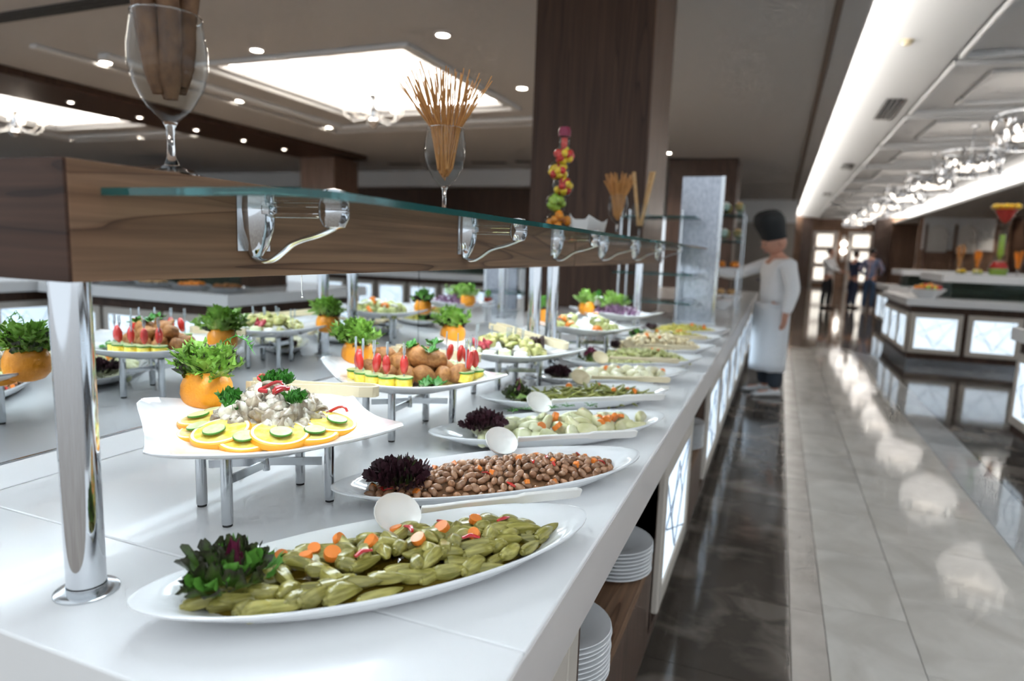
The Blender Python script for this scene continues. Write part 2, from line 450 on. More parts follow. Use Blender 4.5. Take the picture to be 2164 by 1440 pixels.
# main aisle recess
ZR = 3.66
struct('ceiling_4', MB().box(.05, 5.95, 1.6, 40, ZR + .12, ZR + .17), 'ceiling_paint_white')
m = MB(); m.box(.0, .05, 1.6, 40, ZC + .06, ZR + .17); m.box(5.95, 6.0, 1.6, 40, ZC + .06, ZR + .17)
struct('trim_3', m, 'ceiling_paint_white')
struct('ceiling_5', MB().box(5.40, 14, 1.6, 40, ZC, ZC + .06), 'ceiling_paint')
cl = struct('trim_4', MB().box(.50, .52, 1.6, 40, ZC, ZC + .09), 'ceiling_paint_white')
struct('cove_light', MB().box(.30, .36, 1.6, 39.9, ZC + .065, ZC + .09), 'cove_glow', cl)
cl = struct('trim_5', MB().box(5.38, 5.40, 1.6, 40, ZC, ZC + .09), 'ceiling_paint_white')
struct('cove_light', MB().box(5.54, 5.60, 1.6, 39.9, ZC + .065, ZC + .09), 'cove_glow', cl)
# curved white band between the cove and the bays, then the bays
def band(sign, xc):
    m = MB(); rings = []
    N = 8
    xs = [(.06, ZR + .12)] + [(.06 + 1.55 * i / N, ZR + .12 * math.cos(PI / 2 * i / N)) for i in range(1, N + 1)]
    for yy in (1.6, 40):
        rings.append([(xc + sign * a, yy, z) for a, z in xs])
    m.loft(rings, caps=False, closed=False)
    return m
struct('ceiling_6', band(1, 0.0), 'ceiling_paint_white', smooth=True)
struct('ceiling_7', band(-1, 6.0), 'ceiling_paint_white', smooth=True)
bays = struct('ceiling_8', MB().box(1.61, 4.39, 1.6, 40, ZR + .02, ZR + .06), 'ceiling_paint_white')
by = 2.83
BAY = 3.09
while by < 39:
    m = MB(); a0, a1, b0, b1 = 1.70, 4.30, by + .18, by + BAY - .18; t = .05
    m.box(a0 - t, a0, b0, b1, ZR - .05, ZR + .02); m.box(a1, a1 + t, b0, b1, ZR - .05, ZR + .02)
    m.box(a0 - t, a1 + t, b0 - t, b0, ZR - .05, ZR + .02); m.box(a0 - t, a1 + t, b1, b1 + t, ZR - .05, ZR + .02)
    q = .45
    for (A, B, C, D) in ((a0 + q, a1 - q, b0 + q, b0 + q + .08), (a0 + q, a1 - q, b1 - q - .08, b1 - q), (a0 + q, a0 + q + .08, b0 + q + .08, b1 - q - .08), (a1 - q - .08, a1 - q, b0 + q + .08, b1 - q - .08)):
        m.box(A, B, C, D, ZR - .03, ZR + .02)
    struct('bay_moulding', m, 'ceiling_paint_white', bays, bevel=.012)
    by += BAY

# ------------------------------------------------------------------ walls
struct('wall_far', MB().box(-4, 20, 40, 40.3, 0, ZR + .2), 'hall_panel')
struct('wall_far_left', MB().box(-30, -3.1, 16.4, 16.7, 0, ZC), 'wenge')
m = MB()
m.box(-27, -3.1, 15.9, 16.4, 2.98, ZC)
struct('trim_6', m, 'ceiling_paint')
struct('wall_bulkhead', MB().box(-3.1, .42, 25, 25.3, 2.62, ZC), 'bulkhead_white')
struct('wall_back_left', MB().box(-3.2, .42, 25.5, 25.7, 0, 2.62), 'grey_wall')
struct('wall_right', MB().box(9.0, 9.3, 16, 40, 0, ZC), 'wenge')
struct('wall_right_far', MB().box(5.6, 9.0, 34, 34.2, 0, ZC), 'hall_panel')
struct('trim_12', MB().box(5.75, 8.4, 33.9, 34, 2.0, ZC), 'bulkhead_white')
# recessed brown bay with two lattice screens on the far wall
struct('trim_10', MB().box(1.0, 1.5, 39.6, 40, 0, ZR), 'cabinet_wood')
struct('trim_11', MB().box(4.5, 5.3, 39.6, 40, 0, ZR), 'cabinet_wood')
def lattice_screen(x, lab):
    t = thing('lattice_screen', lab, 'screen', (x, 39.9, 0))
    m = MB(); m.box(-.62, -.48, -.12, 0, 0, 2.95); m.box(.48, .62, -.12, 0, 0, 2.95)
    for z in (.15, 1.05, 1.95, 2.81): m.box(-.48, .48, -.12, 0, z, z + .14)
    m.build('frame', 'plaster_white', t, smooth=False)
    for z in (.29, 1.19, 2.09): MB().box(-.40, .40, -.06, -.02, z + .04, z + .70).build('glowing_panel', 'lattice_panel_glow', t, smooth=False)
lattice_screen(2.19, 'white framed backlit screen on far wall behind man in white shirt')
lattice_screen(3.95, 'white framed backlit screen on far wall beside checked shirt')
t = thing('wall_sconce', 'round two-globe glowing sconce on the far wall between screens', 'lamp', (3.12, 39.88, 0))
MB().box(-.08, .08, -.06, 0, 1.35, 2.75).build('backplate', 'plaster_white', t, smooth=False)
for z in (2.3, 1.9): MB().ball((0, -.16, z), .16, 12, 8).build('globe', 'bulb_glow', t)
# arched white niche panels on right
for k, (x, z) in enumerate(((6.3, 0), (7.4, 0))):
    t = thing('arch_panel', ['white arched wall panel, left of two beyond the fruit counter', 'white arched wall panel, right of two beyond the fruit counter'][k], 'panel', (x, 33.88, 0))
    m = MB(); pr = [(-.38, .0), (.38, .0)] + [(.38 * math.cos(a * PI / 10), .8 + .38 * math.sin(a * PI / 10)) for a in range(11)]
    m.loft([[(p, -.05, 1.9 + q) for p, q in pr], [(p, 0, 1.9 + q) for p, q in pr]]); m.build('panel', 'plaster_white', t, smooth=False)
    MB().box(-.48, -.40, -.09, 0, .9, 3.1).build('wood_upright', 'brown_panel', t, smooth=False)

# columns
def column(name, lab, x0, x1, y0, y1, z1, mat, side):
    t = thing(name, lab, 'column', (x0, y0, 0))
    MB().box(0, x1 - x0, 0, y1 - y0, 0, z1).build('shaft', mat, t, smooth=False, bevel=.012)
    MB().box(-.012, x1 - x0 + .012, -.012, y1 - y0 + .012, 0, .12).build('plinth', 'kick_steel', t, smooth=False)
    return t
PX0, PX1, PY = -1.767, -.915, 4.66
t = column('wood_column', 'wide dark wood column rising behind the fruit bottle', PX0, PX1, PY, 5.48, ZC, 'wenge', 0)
MB().box(PX1 - PX0, PX1 - PX0 + .012, .01, .80, .12, ZC).build('side_panel', 'brown_panel', t, smooth=False)
column('wood_column', 'dark wood column further back behind the steel panel', -2.36, -.95, 14.6, 15.6, ZC, 'cabinet_wood', 0)
column('wood_column', 'pinkish brown column far left under the ceiling beam', -10.4, -9.45, 12.5, 13.4, ZC - .1, 'brown_panel', 0)
column('wood_column', 'dim brown column at far left above the walnut beam end', -15.6, -14.2, 12.0, 13.0, ZC - .3, 'brown_panel', 0)

# downlights: each a trim ring, a glowing lens and its own spot
def downlight(x, y, z, lab, grp, power=26, r=.062, blend=.6):
    t = thing('downlight', lab, 'ceiling light', (x, y, z), group=grp)
    MB().lathe([(r + .025, .0), (r + .025, -.012), (r, -.016), (r, 0)], 20).build('trim_ring', 'plaster_white', t)
    MB().lathe([(r, -.004), (r, -.010)], 20).build('lens', 'lamp_glow', t)
    if power:
        d = bpy.data.lights.new('downlight_beam', 'SPOT'); d.energy = power; d.spot_size = math.radians(105); d.spot_blend = blend; d.color = (1, .88, .74); d.shadow_soft_size = .05
        o = bpy.data.objects.new('downlight_beam', d); COL.objects.link(o); o.location = (0, 0, -.03); o.parent = t
for (x, y_) in ((-7.58, 5.7), (-5.39, 5.8), (-3.19, 5.9), (-7.54, 7.76), (-7.545, 9.85), (-3.2, 8.04), (-5.4, 9.95), (-3.2, 9.95)):
    downlight(x, y_, ZC, 'round recessed downlight in ceiling around the square lit coffer', 'downlights around the coffer', 60)
for (x, y_) in ((-12.36, 9.9), (-14.4, 9.9), (-10.9, 9.9)):
    downlight(x, y_, ZC, 'round downlight in the ceiling left of the dark wood soffit', 'downlights beyond the soffit', 40)
for i in range(5):
    downlight(-9.87, 6.84 + 1.13 * i, ZC - .10, 'small round spotlight set into the dark wood ceiling soffit', 'spotlights in the wood soffit', 0, .036)
downlight(-2.25, 13.7, ZC, 'single round downlight in grey ceiling above the far column', None, 60)
downlight(8.6, 33.0, ZC, 'small round downlight above the vase at far right', None, 40, .09)
# air vents and detectors
def vent(x, y_, lab, L=1.0, W=.26):
    t = thing('air_vent', lab, 'vent', (x, y_, ZR + .024), (0, .07, 0))
    m = MB(); m.box(-W / 2, W / 2, -L / 2, L / 2, -.002, .0); m.build('backing', 'vent_dark', t, smooth=False)
    for k in range(4):
        a = -W / 2 + (k + .15) * W / 4
        MB().box(a, a + .02, -L / 2, L / 2, -.018, -.002).build('slat', 'satin_steel', t, smooth=False)
vent(1.36, 11.8, 'slatted dark air vent in the white ceiling band, nearest one', 1.5)
vent(1.36, 18.5, 'dark air vent in the white ceiling band, middle one')
vent(1.36, 26, 'dark air vent in the white ceiling band, farthest one')
t = thing('smoke_detector', 'small round cream detector on the white ceiling band', 'detector', (1.07, 8.4, ZR + .062))
MB().lathe([(.055, .0), (.055, -.02), (.035, -.045), (.0, -.045)], 16).build('housing', 'plastic_cream', t)
MB().lathe([(.075, .004), (.075, -.006), (.06, -.008)], 16).build('base_ring', 'plastic_cream', t)
t = thing('ceiling_grille', 'long black slot grille in ceiling at upper left corner', 'vent', (-6.6, 4.3, ZC - .006))
for k in range(3): MB().box(-2.2, 2.2, -.10 + .07 * k, -.055 + .07 * k, -.006, .004).build('slot', 'vent_dark', t, smooth=False)
for k in range(7):
    x = -8.9 + 1.15 * k
    t = thing('ceiling_slot', 'dark diffuser slot in low ceiling near back wall, in row', 'vent', (x, 14.6, ZC - .004), (0, 0, .2), 'dark ceiling slots near back wall')
    MB().box(-.42, .42, -.10, .10, -.006, .003).build('slot_plate', 'vent_dark', t, smooth=False)
    MB().box(-.40, .40, -.012, .012, -.012, -.006).build('blade', 'vent_dark', t, smooth=False)

# ------------------------------------------------------------------ chandeliers
def drum_chandelier(y_, lab):
    t = thing('crystal_chandelier', lab, 'chandelier', (2.82, y_, 3.05), group='drum chandeliers over the aisle')
    for z in (-.19, .19):
        MB().tube([(.44 * math.cos(a * PI / 14), .44 * math.sin(a * PI / 14), z) for a in range(29)], .012, 6, False).build('ring', 'chrome', t)
    m = MB()
    for k in range(60):
        a = 2 * PI * k / 60 + rr(-.05, .05); r = .45 + rr(-.03, .03); z = rr(-.16, .16); s = rr(.022, .045)
        x, y2 = r * math.cos(a), r * math.sin(a)
        m.add([(x, y2, z + s * 2.2), (x + s, y2, z), (x, y2 + s, z), (x - s, y2, z), (x, y2 - s, z), (x, y2, z - s * 2.2)],
              [(0, 1, 2), (0, 2, 3), (0, 3, 4), (0, 4, 1), (5, 2, 1), (5, 3, 2), (5, 4, 3), (5, 1, 4)])
    tag(m.build('crystals', 'chrome', t, smooth=False), kind='stuff')
    m = MB()
    for k in range(10):
        a = 2 * PI * k / 10
        m.ball((.32 * math.cos(a), .32 * math.sin(a), rr(-.10, .06)), (.026, .026, .05), 8, 6)
    tag(m.build('bulbs', 'bulb_glow', t), kind='stuff')
    MB().lathe([(.24, -.10), (.24, -.06), (.02, -.02), (.02, -.06)], 20).build('diffuser', 'shade_glow', t)
    MB().tube([(0, 0, -.05), (0, 0, ZR + .02 - 3.05)], .008, 6).build('rod', 'satin_steel', t)
    d = bpy.data.lights.new('chandelier_light', 'POINT'); d.energy = 10; d.color = (1, .94, .88); d.shadow_soft_size = .45
    lo = bpy.data.objects.new('chandelier_light', d); COL.objects.link(lo); lo.location = (0, 0, -.22); lo.parent = t
    MB().lathe([(.07, ZR + .02 - 3.05), (.07, ZR - 3.05), (.01, ZR - .04 - 3.05)], 14).build('canopy', 'chrome', t)
NM = ['nearest of the row, at the right picture edge', 'second of the row', 'third of the row', 'fourth of the row', 'fifth of the row', 'sixth of the row', 'seventh of the row', 'farthest of the row']
for k in range(8): drum_chandelier(10.2 + 3.1 * k, 'crystal drum chandelier over the aisle, ' + NM[k])
def arm_chandelier(x, y_, z, lab):
    t = thing('arm_chandelier', lab, 'chandelier', (x, y_, z))
    MB().lathe([(.0, -.22), (.04, -.2), (.09, -.13), (.03, -.08), (.05, .0), (.03, .12), (.07, .2), (.02, .28), (.012, .35)], 14).build('body', 'chrome', t)
    MB().tube([(0, 0, .3), (0, 0, ZC + .5 - z)], .008, 6).build('rod', 'chrome', t)
    d = bpy.data.lights.new('chandelier_light', 'POINT'); d.energy = 40; d.color = (1, .88, .74); d.shadow_soft_size = .3
    lo = bpy.data.objects.new('chandelier_light', d); COL.objects.link(lo); lo.location = (0, 0, .28); lo.parent = t
    for k in range(6):
        a = 2 * PI * k / 6 + .3; c, s = math.cos(a), math.sin(a)
        MB().tube([(c * r, s * r, h) for r, h in ((.03, 0), (.14, -.10), (.28, -.12), (.38, -.04), (.40, .05))], .012, 6).build('arm', 'acrylic', t)
        MB().lathe([(.055, .05), (.095, .19), (.085, .2), (.05, .06)], 14, (c * .40, s * .40, 0)).build('lamp_shade', 'shade_glow', t)
arm_chandelier(-5.1, 7.57, 3.1, 'six-armed chandelier with white shades hanging below square coffer')
arm_chandelier(-11.6, 7.1, 3.1, 'six-armed chandelier at the far left picture edge')

# ------------------------------------------------------------------ buffet counter
ZT = .91                       # worktop
XE = -.23                      # aisle edge of the worktop
XM = -1.237                    # mirror plane
YE = .43                       # near end
wt = thing('buffet_worktop', 'long white solid-surface buffet worktop carrying all the dishes', 'worktop', (0, 0, ZT))
for (a, b, xa) in ((YE, .6463, XM - .45), (.647, 4.64, XM - .45), (4.642, 5.50, -.90), (5.502, 9.5, XM - .45)):
    MB().box(xa, XE, a, b, -.10, 0).build('slab', 'solid_white', wt, smooth=False, bevel=.003)
MB().box(XE, XE + .003, YE + .004, 9.5, -.097, -.003).build('fascia', 'counter_fascia', wt, smooth=False)

XD = -.275
def lattice(w_, h):
    """interlaced petals of the lit door panels"""
    m = MB(); r = .0022
    a, b = w_ * .44, h * .44
    for sx in (-1, 1):
        for k in (0.0, .10):
            m.tube([(sx * (a * .55 - (a * .55) * math.cos(t_ * PI / 12) * (1 - k)) , -.004, b * (1 - k * .6) * math.sin(-PI / 2 + t_ * PI / 12)) for t_ in range(13)], r, 4)
            m.tube([(a * (1 - k * .6) * math.sin(-PI / 2 + t_ * PI / 12), -.004, sx * (b * .55 - (b * .55) * math.cos(t_ * PI / 12) * (1 - k))) for t_ in range(13)], r, 4)
    m.tube([(0, -.004, b), (a * .5, -.004, 0), (0, -.004, -b), (-a * .5, -.004, 0), (0, -.004, b)], r, 4)
    return m
def glow_door(parent, x, y_, rz, w_, z0, z1, fr=.065):
    """framed door with a backlit sheet; local -Y is the outside"""
    h = z1 - z0; zc = (z0 + z1) / 2
    m = MB()
    m.box(-w_ / 2, -w_ / 2 + fr, 0, .035, -h / 2, h / 2); m.box(w_ / 2 - fr, w_ / 2, 0, .035, -h / 2, h / 2)
    m.box(-w_ / 2 + fr, w_ / 2 - fr, 0, .035, -h / 2, -h / 2 + fr); m.box(-w_ / 2 + fr, w_ / 2 - fr, 0, .035, h / 2 - fr, h / 2)
    d = m.build('door', 'door_frame', parent, (x, y_, zc), (0, 0, rz), smooth=False, bevel=.006)
    MB().box(-w_ / 2 + fr, w_ / 2 - fr, .008, .02, -h / 2 + fr, h / 2 - fr).build('glowing_panel', 'panel_glow', d, smooth=False)
    lattice(w_ - 2 * fr, h - 2 * fr).build('lattice', 'lattice_line', d, (0, .008, 0))
    return d
cab_lab = ['walnut base cabinet under the buffet with open plate niche, nearest camera', 'walnut base cabinet with lit door and open niche holding the far plate stack', 'walnut base cabinet with lit doors beside the chef', 'walnut base cabinet beyond the chef']
def cabinet(k, y0, y1, niches, doors):
    t = thing('base_cabinet', cab_lab[k], 'cabinet', (0, y0, 0))
    XB = -1.30; L = y1 - y0; XF = XD - .02
    MB().box(XB, XF - .42, 0, L, .10, ZT - .10).build('carcass', 'cabinet_wood', t, smooth=False)
    MB().box(XB, XF - .03, 0, L, .0, .10).build('kickplate', 'kick_steel', t, smooth=False)
    MB().box(XF - .42, XF, 0, L, ZT - .125, ZT - .101).build('top_rail', 'cabinet_wood', t, smooth=False)
    MB().box(XF - .42, XF, 0, L, .10, .14).build('bottom_board', 'cabinet_wood', t, smooth=False)
    cuts = sorted(set([0.0, L] + [a for n in niches for a in n]))
    for a in cuts:
        a = min(a, L - .022)
        MB().box(XF - .42, XF, a, a + .022, .14, ZT - .125).build('divider', 'cabinet_wood', t, smooth=False)
    for (a, b) in niches:
        MB().box(XF - .42, XF, a + .022, b, .385, .42).build('shelf', 'walnut', t, smooth=False)
        MB().box(XF - .025, XF, a + .022, b, .14, .385).build('apron', 'cabinet_wood', t, smooth=False)
    for (a, b) in doors: glow_door(t, XD, (a + b) / 2, PI / 2, b - a, .19, .70)
cabinet(0, .46, 2.03, [(.66, 1.55)], [(.0, .60)])
cabinet(1, 2.03, 3.46, [(.76, 1.40)], [(.02, .74)])
cabinet(2, 3.46, 5.9, [], [(.02, .78), (.84, 1.60), (1.66, 2.40)])
cabinet(3, 5.9, 9.5, [], [(.02, .84), (.9, 1.74), (1.8, 2.6), (2.66, 3.5)])
# dinner plates: every plate of a stack is its own thing
pl = MB().lathe([(.0, .006), (.055, .006), (.06, .0), (.07, .0), (.076, .007), (.118, .013), (.1195, .0145), (.118, .0160), (.080, .0115), (.072, .0085), (.0, .0085)], 40, caps=False).mesh('dinner_plate', 'porcelain', True, 50)
STK = [(-.395, 1.33, 10, 'white dinner plate in the nearest stack of the open niche', 'nearest plate stack'),
       (-.395, 1.86, 8, 'white dinner plate in the second stack of the open niche', 'second plate stack'),
       (-.39, 3.27, 11, 'white dinner plate in the far stack beyond the lit door', 'far plate stack')]
for x, y_, n, lab, g in STK:
    for k in range(n):
        tag(inst('dinner_plate', pl, None, (x + rr(-.0015, .0015), y_ + rr(-.0015, .0015), .4205 + k * .0112)), lab, 'plate', g)

# ------------------------------------------------------------------ mirror wall behind the dishes
ZU = .046
o = MB().box(XM - .30, XM + .002, YE + .004, 4.62, 0, ZU - .0005).build('mirror_upstand', 'solid_white', None, (0, 0, ZT), smooth=False, bevel=.003)
tag(o, 'low white upstand along the worktop back carrying the mirror', 'upstand')
ML = ['tall frameless mirror sheet behind the nearest dishes', 'frameless mirror sheet behind the far dishes ending by the column']
for k, (a, b) in enumerate(((.44, 2.136), (2.140, 3.25))):
    t = thing('buffet_mirror', ML[k], 'mirror', (XM, a, ZT + ZU))
    MB().box(-.006, 0, 0, b - a, .0024, .348).build('mirror_sheet', 'mirror', t, smooth=False)
    MB().box(-.012, -.0062, 0, b - a, .0005, .35).build('backing', 'rubber', t, smooth=False)
    MB().box(-.008, .003, 0, b - a, .0003, .0022).build('seal', 'satin_steel', t, smooth=False)

# ------------------------------------------------------------------ gantry: posts, walnut beams, light strips, brackets, glass shelves
XP = -.785
BX0, BX1 = -.898, -.672
BZ0, BZ1 = 1.311, 1.437
def post(y_, lab):
    t = thing('gantry_post', lab, 'post', (XP, y_, ZT))
    MB().lathe([(.0225, .012), (.0225, BZ0 - ZT + .03)], 40).build('tube', 'chrome', t)
    MB().lathe([(.0232, .0015), (.0232, .0105)], 40).build('collar', 'satin_steel', t)
    MB().lathe([(.037, .0), (.037, .002), (.0355, .003), (.024, .003)], 48).build('flange', 'satin_steel', t)
post(.53, 'polished steel post at left holding near end of walnut beam')
post(2.16, 'polished steel post left of the beam joint, behind the zucchini plate')
post(2.355, 'polished steel post right of the beam joint, beside stuffed vegetables')
post(4.0, 'polished steel post at the far end of the second beam')
def beam(y0, y1, lab, mat='walnut'):
    t = thing('walnut_beam', lab, 'beam', (0, y0, 0))
    L = y1 - y0; th = .022
    MB().box(BX1 - th, BX1, 0.0, L, BZ0, BZ1).build('front_board', mat, t, smooth=False, bevel=.0015)
    MB().box(BX0, BX0 + th, 0.0, L, BZ0, BZ1).build('back_board', mat, t, smooth=False)
    MB().box(BX0 + th, BX1 - th, .0, L, BZ1 - th, BZ1).build('top_board', mat, t, smooth=False)
    MB().box(BX0, BX1 - .001, -.004, -.0002, BZ0, BZ1).build('end_board', 'walnut_end', t, smooth=False)
    MB().box(BX0 + th, BX1 - th, L - th, L, BZ0, BZ1 - th).build('end_board', 'walnut_end', t, smooth=False)
    MB().box(BX0 + th, BX1 - th, 0, L - th, BZ1 - .05, BZ1 - th).build('inner_board', 'solid_white', t, smooth=False)
    MB().box(XP + .034, XP + .060, .10, L - .06, BZ0 + .012, BZ0 + .030).build('light_strip', 'strip_glow', t, smooth=False)
    MB().box(XP - .060, XP - .034, .10, L - .06, BZ0 + .012, BZ0 + .030).build('light_strip', 'strip_glow', t, smooth=False)
YS = 2.25
beam(.458, YS - .002, 'near length of walnut gantry beam over the mushroom salad')
beam(YS + .006, 4.12, 'far length of walnut gantry beam running towards steel panel')

GZ = 1.406
def bracket(y_, lab):
    t = thing('shelf_bracket', lab, 'bracket', (BX1, y_, GZ), group='chrome shelf brackets')
    # tapered half-round mount on the beam face
    rings = []
    for z, r in ((.020, .026), (.0, .0265), (-.03, .024), (-.052, .0175), (-.066, .010), (-.0715, .003)):
        rings.append([(.002 + max(0, r * math.sin(PI * j / 16)) * 1.15, r * math.cos(PI * j / 16), z) for j in range(17)])
    MB().loft(rings).build('mount', 'chrome', t)
    MB().box(0, .002, -.031, .029, -.060, .020).build('backplate', 'satin_steel', t, smooth=False)
    for dz in (-.011, .011):
        MB().tube([(.018, 0, dz), (.118, 0, dz)], .0032, 8).build('rod', 'acrylic', t)
    MB().lathe([(.006, -.014), (.017, -.011), (.0185, -.004), (.0185, .004), (.017, .011), (.006, .014)], 20).xf(Matrix.Translation((.026, 0, 0)) @ Matrix.Diagonal((.55, .8, .9, 1))).build('inner_clamp', 'chrome', t)
    MB().lathe([(.004, -.028), (.014, -.025), (.0195, -.014), (.020, -.0045)], 20, (.134, 0, 0)).build('lower_clamp', 'chrome', t)
    MB().lathe([(.020, .0045), (.0195, .014), (.014, .022), (.004, .024)], 20, (.134, 0, 0)).build('upper_clamp', 'chrome', t)
    path = [(.002, -.068), (.012, -.072), (.022, -.073), (.034, -.070), (.050, -.060), (.066, -.049), (.085, -.042), (.105, -.037), (.125, -.030), (.142, -.021), (.150, -.012)]
    pv = [Vector((x, 0, z)) for x, z in path]; sm = []
    for i in range(len(pv) - 1):
        a, b, c, d = pv[max(i - 1, 0)], pv[i], pv[i + 1], pv[min(i + 2, len(pv) - 1)]
        for q in range(4):
            u = q / 4
            sm.append(tuple(.5 * ((2 * b) + (c - a) * u + (2 * a - 5 * b + 4 * c - d) * u * u + (3 * b - a - 3 * c + d) * u ** 3)))
    sm.append(tuple(pv[-1]))
    MB().tube(sm, .0085, 10, sq=.42, up=(0, 0, 1)).build('support_strip', 'satin_steel', t)
NB = ['nearest', 'second', 'third', 'fourth', 'fifth', 'farthest']
for k, y_ in enumerate((.711, 1.36, 2.008, 2.60, 3.245, 3.888)):
    bracket(y_, 'chrome glass-shelf bracket on the beam face, %s of the six' % NB[k])
def glass_shelf(y0, y1, x1, lab):
    t = thing('glass_shelf', lab, 'glass shelf', (BX1 + .004, y0, GZ - .004))
    L = y1 - y0; W = x1 - BX1 - .004; r = .05
    prof = [(0, 0)]
    prof += [(W - r + r * math.sin(a * PI / 12), r - r * math.cos(a * PI / 12)) for a in range(7)]
    prof += [(W - r + r * math.cos(a * PI / 12), L - r + r * math.sin(a * PI / 12)) for a in range(7)]
    prof += [(0, L)]
    n = len(prof)
    me = MB().add([(x, y_, 0) for x, y_ in prof] + [(x, y_, .008) for x, y_ in prof], [tuple(range(n - 1, -1, -1)), tuple(range(n, 2 * n))]).build('pane', 'clear_pane', t, smooth=False)
    MB().add([(x, y_, 0) for x, y_ in prof] + [(x, y_, .008) for x, y_ in prof], [(j, j + 1, n + j + 1, n + j) for j in range(n - 1)]).build('polished_edge', 'pane_edge', t, smooth=False)
glass_shelf(.49, YS - .01, -.40, 'near clear glass shelf with teal edge clamped along the beam')
glass_shelf(YS + .02, 4.10, -.40, 'far clear glass shelf along the second beam')
t = thing('light_cord', 'thin dangling cord end below the walnut beam', 'cord', (-.69, .83, BZ0))
MB().tube([(0, 0, .0), (0, 0, -.025), (.001, 0, -.033)], .0007, 6).build('cord', 'plastic_white', t)
MB().ball((0, .001, -.036), .0016, 8, 6).build('knot', 'plastic_white', t)

# ------------------------------------------------------------------ things on top of the beam
def wine_glass(x, y_, z, lab, s=1.0, cat='wine glass', grp=None):
    t = thing('wine_glass', lab, cat, (x, y_, z), group=grp)
    fx = 1.12
    st = [(.0, .0), (.036, .0), (.037, .002), (.022, .006), (.010, .014), (.0055, .026), (.0045, .045), (.0055, .064), (.010, .072), (.0, .074)]
    MB().lathe([(r * s, h * s) for r, h in st], 36, caps=False).build('stem', 'wine_glass', t, angle=60)
    bo = [(.0, .073), (.010, .074), (.026, .092), (.039, .118), (.0455, .146), (.0455, .170), (.041, .200), (.0395, .212)]
    MB().lathe([(r * s * fx, h * s) for r, h in bo], 40, caps=False).build('bowl', 'bowl_glass', t, angle=60)
    MB().tube([(.0395 * s * fx * math.cos(a * PI / 16), .0395 * s * fx * math.sin(a * PI / 16), .212 * s) for a in range(33)], .0009, 5, False).build('rim', 'wine_glass', t)
    return t
def sticks(x, y_, z, n, r, L, spread, mat, name, lab, grp, s=1.0, wob=.0, bot=.020, sq=1.0):
    for k in range(n):
        a = 2 * PI * rr(0, 1); q = math.sqrt(rr(0, 1)); b = 2 * PI * k / n
        p0 = Vector((bot * q * math.cos(b), bot * q * math.sin(b), (.086 + .03 * q) * s)); l = L * rr(.85, 1.1)
        top = Vector((spread * math.cos(b + rr(-.4, .4)) * rr(.2, 1), spread * math.sin(b + rr(-.4, .4)) * rr(.2, 1), l + .10 * s))
        mid = p0.lerp(top, .5) * 1.0; rim = (.212 * s - p0.z) / (top.z - p0.z)
        if 0 < rim < 1:
            pr = p0.lerp(top, rim); d = math.hypot(pr.x, pr.y)
            if d > .036 * s: mid = p0.lerp(top, .5); top = p0 + (top - p0); sc_ = .036 * s / d; 
            else: sc_ = 1
            pr = Vector((pr.x * sc_, pr.y * sc_, pr.z))
            path = [p0, p0.lerp(pr, .5), pr, pr.lerp(top, .5) + Vector((rr(-wob, wob), rr(-wob, wob), 0)), top]
        else: path = [p0, mid, top]
        o = MB().tube([tuple(p) for p in path], r, 6, sq=sq).build(name, mat, None, (x, y_, z))
        tag(o, lab, name.replace('_', ' '), grp)
ZB = BZ1
GX, GY, GS = -.706, .612, .88
wine_glass(GX, GY, ZB, 'large wine glass of dark breadsticks on the beam, nearest camera', GS)
for k, (ax, ay, tx, ty, rad) in enumerate(((-.013, -.004, -.034, -.030, .0125), (-.002, -.014, -.006, -.040, .013), (.010, -.006, .030, -.022, .0125), (-.012, .010, -.034, .010, .0125), (.004, .014, .000, .036, .0125), (.014, .008, .036, .016, .012), (.001, .0, -.004, -.004, .0135))):
    m = MB(); N = 10
    m.tube([(ax + (tx - ax) * i / N + .0012 * math.sin(i * 1.7 + k), ay + (ty - ay) * i / N, .088 + .006 * abs(k - 2) + .22 * i / N) for i in range(N + 1)], [rad * (.55 if i == 0 else rr(.9, 1.06)) for i in range(N + 1)], 10)
    tag(m.build('breadstick', 'breadstick_dark', None, (GX, GY, ZB)), 'thick dark breadstick standing in the nearest wine glass', 'breadstick', 'dark breadsticks in the nearest glass')
wine_glass(XP, 1.475, ZB, 'wine glass of thin pretzel sticks standing above second bracket')
sticks(XP, 1.475, ZB, 105, .0014, .225, .125, 'pretzel', 'pretzel_stick', 'thin golden pretzel stick in the glass above second bracket', 'pretzel sticks in the second glass', wob=.006)
wine_glass(XP, 3.35, ZB, 'wine glass of pretzel sticks right of the white napkin')
sticks(XP, 3.35, ZB, 70, .0024, .21, .085, 'pretzel', 'pretzel_stick', 'thin golden pretzel stick in the glass beside the napkin', 'pretzel sticks in the third glass', wob=.004)
wine_glass(XP, 3.93, ZB, 'wine glass with few long breadsticks at far beam end')
for k, (tx, ty) in enumerate(((-.05, -.01), (.055, .0), (.045, .015), (.07, -.015))):
    tag(MB().tube([(tx * .1, ty, .09), (tx * .45, ty, .21), (tx, ty, .40)], .010, 8).build('breadstick', 'breadstick_gold', None, (XP, 3.93, ZB)), 'long golden breadstick leaning in the last glass', 'breadstick', 'breadsticks in the last glass')
